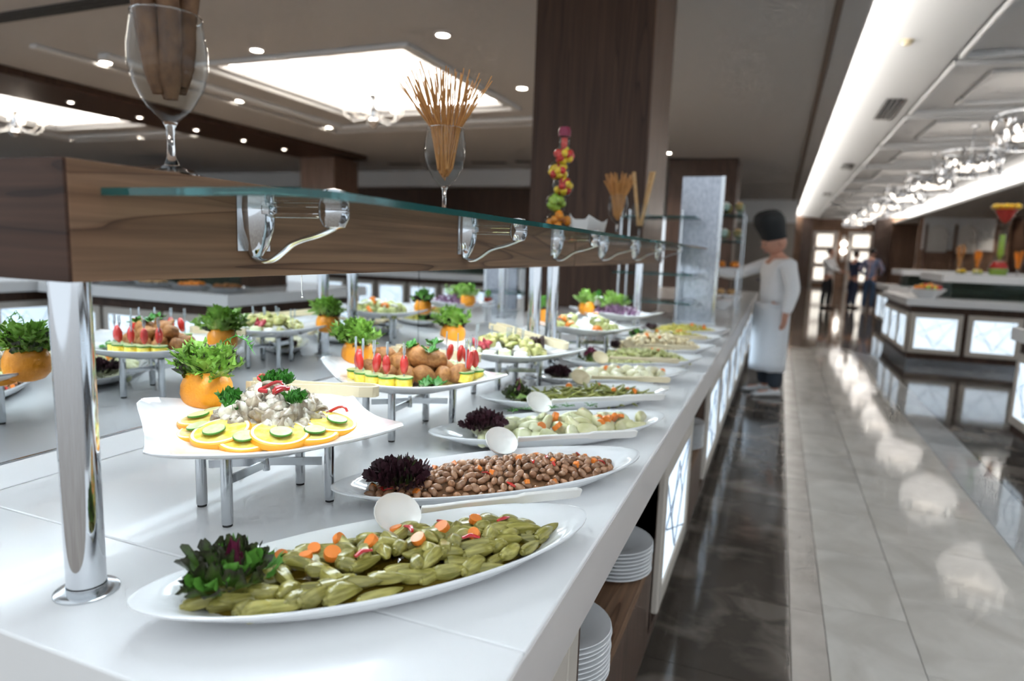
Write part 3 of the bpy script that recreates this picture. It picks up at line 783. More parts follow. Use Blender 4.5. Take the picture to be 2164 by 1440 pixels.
# decorative bottle of stacked bulbs, filled with fruit
t = thing('fruit_bottle', 'bulbous glass bottle packed with coloured fruit, dark red wax top', 'bottle', (XP, 2.39, ZB))
bul = [(.0, .0, .042, .052, 'fruit_orange'), (-.012, .068, .046, .040, 'fruit_green'), (.012, .128, .046, .040, 'fruit_red'), (-.008, .185, .046, .040, 'fruit_yellow'), (.010, .24, .042, .040, 'fruit_red')]
for k, (dx, z, rz, r, mt) in enumerate(bul):
    MB().ball((dx, 0, z + .036), (r, r, rz * .85), 16, 10).build('glass_bulb', 'clear_pane', t)
    m = MB()
    for q in range(16):
        a = rr(0, 6.28); e = rr(-1, 1); rad = r * .66
        m.ball((dx + rad * math.cos(a) * math.sqrt(1 - e * e), rad * math.sin(a) * math.sqrt(1 - e * e), z + .036 + rad * .8 * e), .0145, 8, 6)
        if q == 9 and mt in ('fruit_red', 'fruit_yellow'):
            m.build('fruit', mt, t); m = MB(); mt = 'fruit_yellow' if mt == 'fruit_red' else 'fruit_red'
    m.build('fruit', mt, t)
MB().lathe([(.024, .285), (.019, .31), (.019, .345), (.022, .35)], 16, (.010, 0, 0), caps=False).build('neck', 'clear_pane', t)
MB().lathe([(.0, .29), (.012, .29), (.012, .34), (.0, .34)], 12, (.010, 0, 0)).build('fruit', 'fruit_red', t)
MB().lathe([(.022, .345), (.023, .365), (.019, .378), (.0, .380)], 16, (.010, 0, 0)).build('wax_cap', 'wax_red', t)
# folded napkin boat
m = MB(); rings = []
for i in range(13):
    u = -1 + 2 * i / 12; w_ = .055 * (1 - .25 * u * u); h = .055 + .022 * abs(u) ** 1.5
    rings.append([(-w_, u * .16, h + .006), (-w_ * .8, u * .15, .02), (-w_ * .5, u * .13, .0), (w_ * .5, u * .13, 0), (w_ * .8, u * .15, .02), (w_, u * .16, h), (w_ * .6, u * .15, h * .75), (-w_ * .6, u * .15, h * .75)])
m.loft(rings)
tag(m.build('folded_napkin', 'napkin', None, (XP, 2.82, ZB + .001)), 'folded white napkin boat on the beam beside the fruit bottle', 'napkin')

# ------------------------------------------------------------------ leaves
def leaf_mesh(name, mat, L, W, ruf, jag, curl, nu=17, nv=9, seed=0, freq=5.):
    """ruffled salad leaf: stem at the origin, growing along +Y, curling up; attribute tip = 0 at the stem, 1 at the frill"""
    rnd = random.Random(seed); V = []; F = []; tip = []
    ph = [rnd.uniform(0, 6.28) for _ in range(4)]
    jg = [1 + rnd.uniform(-jag, jag) for _ in range(nu)]
    for i in range(nv):
        v = i / (nv - 1)
        for j in range(nu):
            u = -1 + 2 * j / (nu - 1)
            fan = .18 + .82 * math.sin(min(1, v * 1.1) * PI / 2) ** 1.1
            r = v * L * (jg[j] if i == nv - 1 else 1 + (jg[j] - 1) * v * v) * (1 - .30 * u * u * v)
            a = u * .95 * fan
            x = W * fan * u * (1 + .12 * math.sin(7 * u + ph[0]) * v); yy = r * math.cos(a * .8)
            z = curl * L * v * v + ruf * (v ** 2.2) * (math.sin(freq * u * 2 + ph[1]) + .45 * math.sin(freq * 4.3 * u + ph[2] + 2 * v)) + rnd.uniform(-1, 1) * ruf * .22 * v
            yy += ruf * v ** 3 * math.cos(freq * 4 * u + ph[3]) * .8
            V.append((x, yy, z)); tip.append(min(1, v * .85 + .25 * abs(u) * v))
    for i in range(nv - 1):
        for j in range(nu - 1):
            a = i * nu + j; F.append((a, a + 1, a + nu + 1, a + nu))
    me = bpy.data.meshes.new(name); me.from_pydata(V, [], F); me.update()
    me.materials.append(MATS[mat]); me.polygons.foreach_set('use_smooth', [True] * len(F))
    at = me.attributes.new('tip', 'FLOAT', 'POINT'); at.data.foreach_set('value', tip)
    return me
def frisee_mesh(name, mat, L, W, seed=0, lobes=15, **kk):
    """finely cut leaf: a curving midrib with many small twisted lobes"""
    rnd = random.Random(seed); V = []; F = []; tip = []
    def rib(u): return Vector((.10 * L * math.sin(2.2 * u + seed), L * u * (1 - .22 * u), L * .30 * u * u * (1 if seed % 2 else -.3)))
    def strip(p, d, n, w0, t0, t1):
        i0 = len(V); k = len(p)
        for q in range(k):
            sd = d[q].cross(n).normalized() * w0 * (1 - .75 * q / (k - 1))
            V.append(tuple(p[q] - sd)); V.append(tuple(p[q] + sd)); tv = t0 + (t1 - t0) * q / (k - 1); tip.extend((tv, tv))
        for q in range(k - 1): F.append((i0 + 2 * q, i0 + 2 * q + 1, i0 + 2 * q + 3, i0 + 2 * q + 2))
    P = [rib(i / 6) for i in range(7)]
    strip(P, [(P[min(i + 1, 6)] - P[max(i - 1, 0)]) for i in range(7)], Vector((0, -.3, 1)), W * .16, .0, .6)
    for i in range(lobes):
        u = .22 + .78 * i / (lobes - 1); s = 1 if i % 2 else -1; b = rib(u); l = W * rnd.uniform(.55, 1.1) * (.55 + .6 * math.sin(PI * min(1, u * .9)))
        dr = Vector((s * rnd.uniform(.6, 1.1), rnd.uniform(.3, 1.0), rnd.uniform(-.5, .6))).normalized()
        up = Vector((rnd.uniform(-.5, .5), rnd.uniform(-.3, .3), 1))
        pts = [b, b + dr * l * .35, b + dr * l * .7 + up * l * .12 * rnd.uniform(-1, 1.4), b + dr * l + up * l * .4 * rnd.uniform(-.8, 1.4)]
        strip(pts, [dr] * 4, up, W * rnd.uniform(.20, .34), .30 + .3 * u, 1.0)
        for f_ in (.45, .75):
            d2 = (dr + Vector((rnd.uniform(-.9, .9), rnd.uniform(-.4, .9), rnd.uniform(-.4, .8)))).normalized(); c = b + dr * l * f_
            strip([c, c + d2 * l * .25, c + d2 * l * .5], [d2] * 3, up, W * .13, .6, 1.0)
    me = bpy.data.meshes.new(name); me.from_pydata(V, [], F); me.update(); me.materials.append(MATS[mat])
    me.polygons.foreach_set('use_smooth', [True] * len(F))
    at = me.attributes.new('tip', 'FLOAT', 'POINT'); at.data.foreach_set('value', tip)
    return me
LV = {}
def leaves(mat, n, **k):
    key = (mat, n, tuple(sorted(k.items())))
    if key not in LV: LV[key] = [(frisee_mesh if 'lobes' in k else leaf_mesh)('leaf', mat, seed=sum(map(ord, mat)) + i * 13, **k) for i in range(n)]
    return LV[key]
FRIS = dict(L=.080, W=.028, lobes=13)
LOLLO = dict(L=.044, W=.026, ruf=.0075, jag=.035, curl=.12, freq=7.5, nu=45, nv=8)
WAVY = dict(L=.060, W=.038, ruf=.0085, jag=.07, curl=.22, freq=5.2, nu=37, nv=9)
FLAT = dict(L=.070, W=.034, ruf=.005, jag=.10, curl=.2, freq=4.)
def bunch(name, lab, cat, loc, kinds, R=.02, scale=1., grp=None, tilt=(.15, 1.25), parent=None):
    """rosette of leaves; kinds = [(material, params, count)]"""
    t = thing(name, lab, cat, loc, group=grp) if parent is None else parent
    k = 0
    for mat, prm, cnt in kinds:
        ms = leaves(mat, 4, **prm)
        for i in range(cnt):
            a = 2.399 * k + rr(-.3, .3); q = i / max(1, cnt - 1); tl = tilt[0] + (tilt[1] - tilt[0]) * q
            p = (R * q * math.sin(-a) * -1 * .0 + R * q * math.cos(a + PI / 2), R * q * math.sin(a + PI / 2), 0)
            o = inst('leaf', ms[i % 4], t, p, (PI / 2 - tl, 0, a), scale * rr(.8, 1.1)); o.rotation_mode = 'XYZ'
            k += 1
    return t

# ------------------------------------------------------------------ crockery
def oval_plate(x, y_, rz, lab, s=1.0):
    """long boat-shaped plate, long axis along local X"""
    a, b = .315 * s, .113 * s
    def ring(k, z, kk=None):
        out = []
        for j in range(64):
            t_ = 2 * PI * j / 64; sn = math.sin(t_)
            xx = a * (k if kk is None else kk) * math.cos(t_); yy = b * k * math.copysign(abs(sn) ** 1.12, sn)
            lift = .005 * abs(math.cos(t_)) ** 4 * k * k
            out.append((xx, yy, z + lift))
        return out
    m = MB().loft([ring(.02, .003), ring(.5, .003), ring(.54, .0), ring(.58, .0), ring(.62, .003), ring(.72, .0065), ring(.82, .014), ring(.91, .0245), ring(.97, .0315), ring(1.0, .035), ring(1.0, .0375), ring(.985, .0385), ring(.9, .031), ring(.78, .017), ring(.7, .0115), ring(.4, .009), ring(.02, .009)])
    o = m.build('oval_plate', 'porcelain', None, (x, y_, ZT + .0005), (0, 0, rz), angle=60)
    return tag(o, lab, 'plate')
def on_oval(x, y_, rz, u, v, z):
    c, s = math.cos(rz), math.sin(rz)
    return (x + u * c - v * s, y_ + u * s + v * c, ZT + z)
def spread_pts(n, a, b, dmin, tries=4000, x0=-1., x1=1.):
    pts = []; k = 0
    while len(pts) < n and k < tries:
        k += 1
        u, v = rr(x0, x1), rr(-1, 1)
        if u * u + v * v > 1: continue
        p = (u * a, v * b)
        if all((p[0] - q[0]) ** 2 + (p[1] - q[1]) ** 2 > dmin * dmin for q in pts): pts.append(p)
    return pts
def mound(a, b, h, z0, name, mat, lab, cat, loc, rz, amp=.1):
    m = MB(); rings = []; rnd = random.Random(5)
    for i in range(9):
        k = 1 - i / 8 * .98; z = z0 + h * (1 - k ** 2.2)
        rings.append([(a * k * math.cos(2 * PI * j / 40) * (1 + rnd.uniform(-amp, amp) * .2), b * k * math.sin(2 * PI * j / 40), z + rnd.uniform(-1, 1) * .001) for j in range(40)])
    m.loft(rings)
    return tag(m.build(name, mat, None, loc, (0, 0, rz)), lab, cat, kind='stuff')
def surf(u, v, a=.315, b=.113):
    k = math.sqrt((u / a) ** 2 + (v / b) ** 2)
    for k0, k1, z0, z1 in ((0, .7, .0095, .0115), (.7, .78, .0115, .017), (.78, .9, .017, .031), (.9, 1.1, .031, .045)):
        if k <= k1: return z0 + (z1 - z0) * (k - k0) / (k1 - k0)
    return .045
def hgt(u, v, a, b, h, z0): return z0 + h * max(0, 1 - ((u / a) ** 2 + (v / b) ** 2) ** 1.1)

# serving spoon: local X from bowl (0) to handle end
def serving_spoon(p0, p1, lab, mat='plastic_white', s=1.4):
    p0, p1 = Vector(p0), Vector(p1); d = p1 - p0; L = d.length
    t = thing('serving_spoon', lab, 'spoon', tuple(p0), (0, -math.asin(d.z / L), math.atan2(d.y, d.x)))
    m = MB(); rings = []
    # shallow oval bowl, opening tipped towards the diner
    N = 20
    for k, z in ((.05, -.0145), (.5, -.012), (.85, -.004), (1.0, .004), (.985, .0055), (.93, .0035), (.8, -.002), (.45, -.0095), (.05, -.012)):
        rings.append([(.030 * s * k * math.cos(2 * PI * j / N), .028 * s * k * math.sin(2 * PI * j / N), z * s) for j in range(N)])
    m.loft(rings).xf(Matrix.Rotation(.72, 4, 'X') @ Matrix.Rotation(.12, 4, 'Y'))
    m.build('bowl', mat, t)
    h = MB(); pr = [(.036, .013, .005), (.055, .011, .005), (.10, .010, .005), (L * .62, .013, .0055), (L * .66, .019, .006), (L * .97, .020, .006), (L, .014, .005)]
    h.bar([(x, 0, .004 if i < 2 else .006) for i, (x, w_, th) in enumerate(pr)], [w_ * 1.05 for x, w_, th in pr], [th * 1.1 for x, w_, th in pr], up=(0, -.45, .9))
    h.build('handle', mat, t, bevel=.0015, smooth=False)
    MB().tube([(L * .93 + .006 * math.cos(a * PI / 6), .0 - .003 * math.sin(a * PI / 6), .008 + .005 * math.sin(a * PI / 6)) for a in range(13)], .0009, 5, False).build('hanging_ring', mat, t)
    return t
def tongs(bend, tip, lab, h=.021, open_=.036):
    b, e = Vector(bend), Vector(tip); d = e - b; L = d.length
    t = thing('serving_tongs', lab, 'tongs', tuple(b), (0, -math.asin(d.z / L), math.atan2(d.y, d.x)))
    for s in (-1, 1):
        pts = [(.0, s * .016), (.02, s * .020), (.05, s * .015), (.075, s * .011), (.10, s * .012), (.14, s * .016), (L * .8, s * open_ * .65), (L, s * open_ * .5)]
        MB().bar([(x, y_, 0) for x, y_ in pts], [h, h, h, h * .85, h * .85, h * .8, h * 1.0, h * .9], .0035).build('arm', 'plastic_cream', t, smooth=False)
        m = MB()
        for k in range(7): m.box(L * .8 + k * .006, L * .8 + k * .006 + .003, s * open_ * .58 - .0035, s * open_ * .58 + .0035, -h * .5, h * .5)
        m.build('grip', 'plastic_cream', t, smooth=False)
    MB().bar([(-.014 * math.cos(a * PI / 8), .016 * math.sin(a * PI / 8) , 0) for a in range(-4, 5)], h, .0038).build('bend', 'plastic_cream', t, smooth=False)

OV = [(-.453, .729, math.radians(52)), (-.456, 1.104, math.radians(47.8)), (-.470, 1.470, math.radians(46)), (-.517, 1.847, math.radians(45)), (-.515, 2.215, math.radians(43)),
      (-.500, 2.585, math.radians(42)), (-.490, 2.98, math.radians(41)), (-.48, 3.40, math.radians(40)), (-.48, 3.80, math.radians(40))]
ON = ['okra salad, nearest camera', 'brown bean salad', 'fennel and carrots', 'green beans with dark frilly lettuce', 'pale pear-like chunks', 'green pasta salad', 'beige pasta salad', 'yellow-green salad', 'yellow salad at the far end']
for k, (x, y_, rz) in enumerate(OV): oval_plate(x, y_, rz, 'long white oval plate of ' + ON[k])
spn = [((-.488, .790, .970), (-.272, 1.008, .962), 'okra plate'), ((-.500, 1.207, .968), (-.262, 1.418, .960), 'bean plate'), ((-.549, 1.572, .968), (-.268, 1.838, .960), 'fennel plate'),
       ((-.545, 1.945, .972), (-.290, 2.085, .962), 'green bean plate'), ((-.585, 2.345, .975), (-.318, 2.49, .962), 'pear chunk plate'), ((-.56, 2.74, .975), (-.30, 2.90, .962), 'green pasta plate'), ((-.55, 3.13, .975), (-.30, 3.29, .962), 'beige pasta plate')]
for k, (a, b, n) in enumerate(spn):
    serving_spoon(a, b, ('white' if k < 4 else 'cream') + ' plastic serving spoon resting on far rim of the ' + n, 'plastic_white' if k < 3 else 'plastic_cream', 1.2 if k < 3 else 1.05)

# 1 okra --------------------------------------------------------------
def okra_mesh(seed, L=.05, R=.0112):
    rnd = random.Random(seed); N = 15; rings = []
    bend = rnd.uniform(-.006, .006); cut = rnd.random() < .5
    for i in range(9):
        u = i / 8; r = R * ((.72, .95, 1.0, .98, .92, .82, .66, .44, .12)[i] if not cut else (.80, .92, .97, 1., .98, .92, .8, .62, .30)[i])
        rings.append([((u - .5) * L, r * (1 + .10 * math.cos(5 * 2 * PI * j / N)) * math.cos(2 * PI * j / N) + bend * 4 * u * (1 - u), r * (1 + .10 * math.cos(5 * 2 * PI * j / N)) * math.sin(2 * PI * j / N)) for j in range(N)])
    m = MB().loft(rings)
    m.tube([(-.5 * L, 0, 0), (-.5 * L - .004, 0, 0)], [R * .55, R * .4], 8)
    return m.mesh('okra_pod', 'okra', True, 60)
okm = [okra_mesh(i, L, R) for i, (L, R) in enumerate(((.046, .0112), (.040, .0118), (.052, .0105), (.034, .0112), (.044, .0100), (.056, .0092)))]
x, y_, rz = OV[0]; A_, B_, H_, Z_ = .248, .078, .022, .019
mound(.246, .080, .010, .0185, 'okra_juice', 'okra_oil', 'oily juice pooled under the okra pods on nearest plate', 'sauce', (x, y_, ZT), rz)
for i, (u, v) in enumerate(spread_pts(118, A_, B_, .0148, 12000)):
    q = math.hypot(u / A_, v / B_)
    z = max(hgt(u, v, A_, B_, H_, Z_), surf(u, v) + .009) + rr(0, .006)
    tag(inst('okra_pod', random.choice(okm), None, on_oval(x, y_, rz, u, v, z), (rr(0, 6.28), rr(-.3, .3) * (1 - q), rz + (rr(0, 6.28) if q < .62 else rr(-.5, .5) + math.atan2(-u * B_, v * A_ + 1e-6) * .0)), rr(.82, 1.05)), 'olive-green okra pod piled on the nearest oval plate', 'okra', 'okra pods on the nearest plate')
cc = MB().lathe([(.0, -.004), (.0095, -.004), (.010, .0), (.0095, .004), (.0, .004)], 14, caps=False).mesh('carrot_slice', 'carrot')
for u, v in ((-.10, .035), (-.115, .015), (-.085, .0), (-.14, .045), (.02, .05), (.03, -.01), (.14, .035), (-.03, .01), (.075, .012), (-.06, .055), (.11, -.02)):
    tag(inst('carrot_slice', cc, None, on_oval(x, y_, rz, u, v, hgt(u, v, A_, B_, H_, Z_) + .013), (rr(-.8, .8), rr(-.8, .8), rr(0, 6)), rr(.85, 1.15)), 'orange carrot slice among the okra pods', 'carrot', 'carrot slices in the okra')
for u, v in ((.08, .03), (.18, .02), (.10, -.03), (.03, .028), (-.05, -.02), (.15, .05)):
    a = rr(0, 6.28)
    tag(MB().tube([(-.012, 0, 0), (0, .003, .003), (.013, 0, .001)], [.003, .0042, .0025], 7, sq=.6).build('pepper_strip', 'red_pepper', None, on_oval(x, y_, rz, u, v, hgt(u, v, A_, B_, H_, Z_) + .014), (0, 0, a)), 'dark red pepper strip lying on the okra', 'pepper', 'pepper strips in the okra')
p = on_oval(x, y_, rz, -.205, .012, .034)
bunch('lettuce_garnish', 'dark green and purple frilly lettuce with radicchio on okra plate', 'lettuce', p, [('lettuce_green', WAVY, 6), ('lollo_mixed', WAVY, 12)], .022, .85, tilt=(.3, 1.35))
inst('leaf', leaves('radicchio', 4, **FLAT)[1], bpy.context.scene.objects[[o.name for o in COL.objects if o.name.startswith('lettuce_garnish')][-1]], (.012, -.004, .0), (PI / 2 - .1, 0, .4), (.45, .9, .9))

# 2 beans --------------------------------------------------------------
def bean_mesh(seed):
    rnd = random.Random(seed); k = rnd.uniform(.15, .3)
    m = MB().ball((0, 0, 0), (.0105, .0068, .0064), 10, 7)
    m.v = [(p[0], p[1] - k * .0068 * (1 - (p[0] / .0105) ** 2) * (1 if p[1] < 0 else .6) * -1, p[2]) for p in m.v]
    return m.mesh('bean', 'bean')
bm_ = [bean_mesh(i) for i in range(4)]
x, y_, rz = OV[1]; A_, B_, H_, Z_ = .250, .080, .026, .018
mound(.244, .079, .020, .0185, 'bean_sauce', 'bean_sauce', 'brown sauce and small beans under the bean salad', 'sauce', (x, y_, ZT), rz)
pts = spread_pts(262, A_, B_, .0118, 20000)
for u, v in pts:
    tag(inst('brown_bean', random.choice(bm_), None, on_oval(x, y_, rz, u, v, max(hgt(u, v, A_, B_, H_, Z_) + .003, surf(u, v) + .005) + rr(0, .004)), (rr(-.7, .7), rr(-.7, .7), rr(0, 6.28)), rr(.85, 1.15)), 'glossy brown bean in the bean salad', 'bean', 'beans in the bean salad')
dm = MB().box(-.006, .006, -.006, .006, -.006, .006).mesh('carrot_cube', 'carrot', False)
for i in range(24):
    u, v = random.choice(pts)
    tag(inst('carrot_cube', dm, None, on_oval(x, y_, rz, u, v, hgt(u, v, A_, B_, H_, Z_) + .009), ANY(), rr(.65, .95), bevel=.001), 'diced orange carrot cube in the bean salad', 'carrot', 'carrot cubes in the bean salad')
for i in range(12):
    u, v = random.choice(pts)
    tag(MB().tube([(-.008, 0, 0), (0, .002, .003), (.009, 0, .001)], [.002, .0035, .002], 6, sq=.5).build('pepper_strip', 'tomato', None, on_oval(x, y_, rz, u, v, hgt(u, v, A_, B_, H_, Z_) + .012), (rr(-.5, .5), rr(-.5, .5), rr(0, 6))), 'small bright red pepper strip in the bean salad', 'pepper', 'pepper strips in the bean salad')
bunch('lettuce_garnish', 'dark purple frilly lettuce bunch on the bean plate', 'lettuce', on_oval(x, y_, rz, -.195, .01, .036), [('lollo_purple', LOLLO, 30), ('lollo_mixed', LOLLO, 5)], .03, .95, tilt=(.2, 1.35))

# 3 fennel --------------------------------------------------------------
def crescent(seed, L, R, mat, name):
    rnd = random.Random(seed); N = 10; rings = []
    for i in range(9):
        u = i / 8; a = (u - .5) * 1.5; r = R * (.25 + .75 * math.sin(PI * (.08 + .84 * u)) ** .7)
        rings.append([(L * .5 * math.sin(a) / math.sin(.75), L * .35 * (1 - math.cos(a)) + r * .62 * math.cos(2 * PI * j / N), r * math.sin(2 * PI * j / N)) for j in range(N)])
    return MB().loft(rings).mesh(name, mat, True, 60)
fn = [crescent(i, L, R, 'fennel', 'fennel_piece') for i, (L, R) in enumerate(((.062, .019), (.05, .021), (.07, .017), (.045, .016)))]
ar = [crescent(9 + i, L, R, 'artichoke', 'artichoke_piece') for i, (L, R) in enumerate(((.075, .02), (.06, .024)))]
x, y_, rz = OV[2]; A_, B_, H_, Z_ = .25, .072, .016, .022
for i, (u, v) in enumerate(spread_pts(38, A_, B_, .027, 6000, -.85, 1)):
    af = u > .02 and random.random() < .6
    tag(inst('artichoke_piece' if af else 'fennel_piece', random.choice(ar if af else fn), None, on_oval(x, y_, rz, u, v, max(hgt(u, v, A_, B_, H_, Z_), surf(u, v) + .012) + rr(0, .008)), (rr(-1.2, 1.2), rr(-.6, .6), rr(0, 6.28)), rr(.8, 1.05)),
        'olive-green artichoke quarter on the fennel plate' if af else 'pale fennel chunk on the third oval plate', 'artichoke' if af else 'fennel', 'artichoke pieces' if af else 'fennel chunks')
for u, v in ((.10, -.048), (.118, -.040), (.13, -.03), (.155, -.02), (.09, .03), (-.02, -.05), (.18, -.01), (.105, -.03), (.0, .0), (-.06, -.045)):
    tag(inst('carrot_slice', cc, None, on_oval(x, y_, rz, u, v, hgt(u, v, A_, B_, H_, Z_) + .016), ANY(), rr(1., 1.4)), 'round orange carrot slice on the fennel plate', 'carrot', 'carrot slices on the fennel plate')
for k, (u, v) in enumerate(((.0, .02), (.05, .035), (-.10, .03), (.12, .04), (-.06, .04))):
    m = MB()
    for q in range(16):
        a = rr(0, 6.28); l = rr(.01, .024); m.tube([(0, 0, 0), (l * .5 * math.cos(a), l * .5 * math.sin(a), .005), (l * math.cos(a), l * math.sin(a), rr(.0, .008))], .0005, 4)
    tag(m.build('dill_sprig', 'dill', None, on_oval(x, y_, rz, u, v, hgt(u, v, A_, B_, H_, Z_) + .034)), 'feathery green dill sprig on the fennel', 'dill', 'dill sprigs on the fennel')
bunch('lettuce_garnish', 'round purple frilly lettuce head on the fennel plate', 'lettuce', on_oval(x, y_, rz, -.185, .0, .046), [('lollo_purple', LOLLO, 30)], .03, .85, tilt=(.15, 1.5))

# 4-9 further oval plates ----------------------------------------------
gbm = [MB().tube([(-.03, 0, 0), (-.01, .004, .002), (.012, .003, 0), (.03, -.002, 0)], [.002, .0045, .0045, .0015], 7, sq=.8).mesh('green_bean', 'green_bean')]
chm = [MB().ball((0, 0, 0), (.034, .017, .016), 12, 8, lambda p, s=s: 1 + .14 * math.sin(3 * p[0] + s) - .1 * p[0]).mesh('pear_chunk', 'pale_pear') for s in range(3)]
pgm = [MB().tube([(-.012, 0, 0), (-.004, .006, .003), (.006, .003, .006), (.012, -.004, .002)], [.006, .0075, .0075, .006], 7).mesh('pasta_piece', 'pasta_green')]
pbm = [MB().tube([(-.014, 0, 0), (-.004, .008, .003), (.008, .003, .008), (.014, -.006, .002)], [.007, .0085, .0085, .007], 7).mesh('pasta_piece', 'pasta_beige')]
ygm = [MB().ball((0, 0, 0), (.016, .009, .006), 8, 6, lambda p: 1 + .2 * math.sin(5 * p[0])).mesh('salad_piece', 'yellow_green')]
SP = [(3, gbm, 120, .0125, .032, .012, 'green_bean', 'olive green bean in oily salad on fourth oval plate', 'bean', 'green beans on the fourth plate', 'green_bean'),
      (4, chm, 26, .032, .018, .022, 'pear_chunk', 'pale creamy pear-like chunk on fifth oval plate', 'fruit', 'pale chunks on the fifth plate', 'pale_pear'),
      (5, pgm, 110, .0155, .050, .014, 'pasta_piece', 'green-flecked pasta piece on the sixth oval plate', 'pasta', 'green pasta salad', 'pasta_green'),
      (6, pbm, 90, .0175, .068, .014, 'pasta_piece', 'beige pasta piece heaped on the seventh oval plate', 'pasta', 'beige pasta salad', 'pasta_beige'),
      (7, ygm, 80, .0185, .042, .014, 'salad_piece', 'yellow-green salad piece on the eighth oval plate', 'salad', 'yellow-green salad', 'yellow_green'),
      (8, ygm, 70, .020, .042, .014, 'salad_piece', 'yellow salad piece on the farthest oval plate', 'salad', 'farthest yellow salad', 'yellow_green')]
GL = {3: ('dark frilly lettuce with purple leaf on the green bean plate', [('lollo_mixed', LOLLO, 18), ('radicchio', FLAT, 1), ('lettuce_pale', FLAT, 2)]), 4: ('purple black frilly lettuce bunch on the pear chunk plate', [('lollo_purple', LOLLO, 22)]),
      5: ('upright dark lettuce sprig on the green pasta plate', [('lollo_mixed', LOLLO, 8), ('radicchio', FLAT, 1)]), 6: ('dark lettuce bunch beside the beige pasta', [('lollo_purple', LOLLO, 7)]), 7: ('dark green leafy bunch on the eighth oval plate', [('lettuce_green', FLAT, 5), ('lollo_purple', LOLLO, 4)]), 8: ('brown-purple lettuce bunch on the farthest oval plate', [('lollo_purple', LOLLO, 7)])}
for (k, ms, n, dm_, H_, Z_, nm, lab, cat, grp, mt) in SP:
    x, y_, rz = OV[k]; A_, B_ = .24, .075
    mound(.236, .076, H_ * .8, .0175, nm + '_bed', mt, 'soft bed of food filling the %s oval plate' % ['', '', '', 'fourth', 'fifth', 'sixth', 'seventh', 'eighth', 'ninth'][k], 'salad', (x, y_, ZT), rz)
    for u, v in spread_pts(n, A_, B_, dm_, 7000, -.8, 1):
        tag(inst(nm, random.choice(ms), None, on_oval(x, y_, rz, u, v, hgt(u, v, A_, B_, H_, Z_) + .003), (rr(-.6, .6), rr(-.6, .6), rr(0, 6.28)), rr(.85, 1.15)), lab, cat, grp)
    for q in range(5):
        u, v = rr(-.1, .22), rr(-.04, .04)
        tag(inst('carrot_slice', cc, None, on_oval(x, y_, rz, u, v, hgt(u, v, A_, B_, H_, Z_) + .012), ANY(), rr(.7, 1.1)), 'orange carrot piece on the %s oval plate' % ['', '', '', 'fourth', 'fifth', 'sixth', 'seventh', 'eighth', 'ninth'][k], 'carrot', 'carrot pieces on plate row %s' % ['', '', '', 'four', 'five', 'six', 'seven', 'eight', 'nine'][k])
    bunch('lettuce_garnish', GL[k][0], 'lettuce', on_oval(x, y_, rz, -.20, .0, .034), GL[k][1], .022, .8, tilt=(.2, 1.35))

# ------------------------------------------------------------------ square plates on chrome stands
SQ = [(-.788, .853), (-.81, 1.365), (-.765, 1.880), (-.74, 2.650), (-.77, 3.35)]
SQN = ['mushroom salad', 'golden croquettes', 'zucchini rolls', 'stuffed vegetables', 'red cabbage salad']
ZS = 1.025                         # plate foot height
def stand(x, y_, lab):
    t = thing('plate_stand', lab, 'plate stand', (x, y_, ZT), group='chrome plate stands')
    ft = [Vector((.011, -.099, 0)), Vector((-.088, -.057, 0)), Vector((.088, .057, 0)), Vector((-.011, .099, 0))]
    for f in ft:
        lg = MB().lathe([(.0085, .004), (.0088, .006), (.0088, ZS - ZT - .001)], 18, tuple(f)).build('leg', 'satin_steel', t)
        MB().lathe([(.0075, .0), (.0075, .004)], 14, tuple(f)).build('foot', 'rubber', lg)
    for a, b, z in ((0, 3, .074), (1, 2, .074)):
        d = ft[b] - ft[a]
        MB().bar([tuple(ft[a] + d * .06 + Vector((0, 0, z))), tuple(ft[a] + d * .5 + Vector((0, 0, z + (.002 if a else -.002)))), tuple(ft[b] - d * .06 + Vector((0, 0, z)))], .014, .004).build('crossbar', 'satin_steel', t, smooth=False)
    MB().lathe([(.006, .060), (.006, .068), (.004, .088)], 10).build('hub_bolt', 'satin_steel', t)
def square_plate(x, y_, lab, rz=45):
    def ring(k, z, lift, p=3.2):
        out = []
        for j in range(64):
            t_ = 2 * PI * j / 64; c, s = math.cos(t_), math.sin(t_)
            q = (abs(c) ** p + abs(s) ** p) ** (-1 / p)
            cor = max(0, (q - 1) / .41)
            e = .181 * k
            out.append((e * q * c * (1 + .06 * cor * k), e * q * s * (1 + .06 * cor * k), z + lift * cor ** 1.0))
        return out
    m = MB().loft([ring(.02, .004, 0, 2), ring(.52, .004, 0, 2), ring(.55, 0, 0, 2), ring(.59, 0, 0, 2), ring(.65, .006, .0, 3), ring(.98, .026, .020, 7), ring(1.0, .029, .022, 11), ring(1.0, .0315, .022, 11), ring(.985, .0325, .022, 11), ring(.85, .024, .014, 6), ring(.68, .014, .004, 3), ring(.5, .010, 0, 2), ring(.02, .009, 0, 2)])
    return tag(m.build('square_plate', 'porcelain', None, (x, y_, ZS), (0, 0, math.radians(rz)), angle=60), lab, 'plate')
for k, (x, y_) in enumerate(SQ):
    stand(x, y_, 'chrome crossed-bar stand holding up the plate of ' + SQN[k])
    square_plate(x, y_, 'square white plate with raised corners holding ' + SQN[k], (53, 48, 46, 45, 45)[k])
ZF = ZS + .012
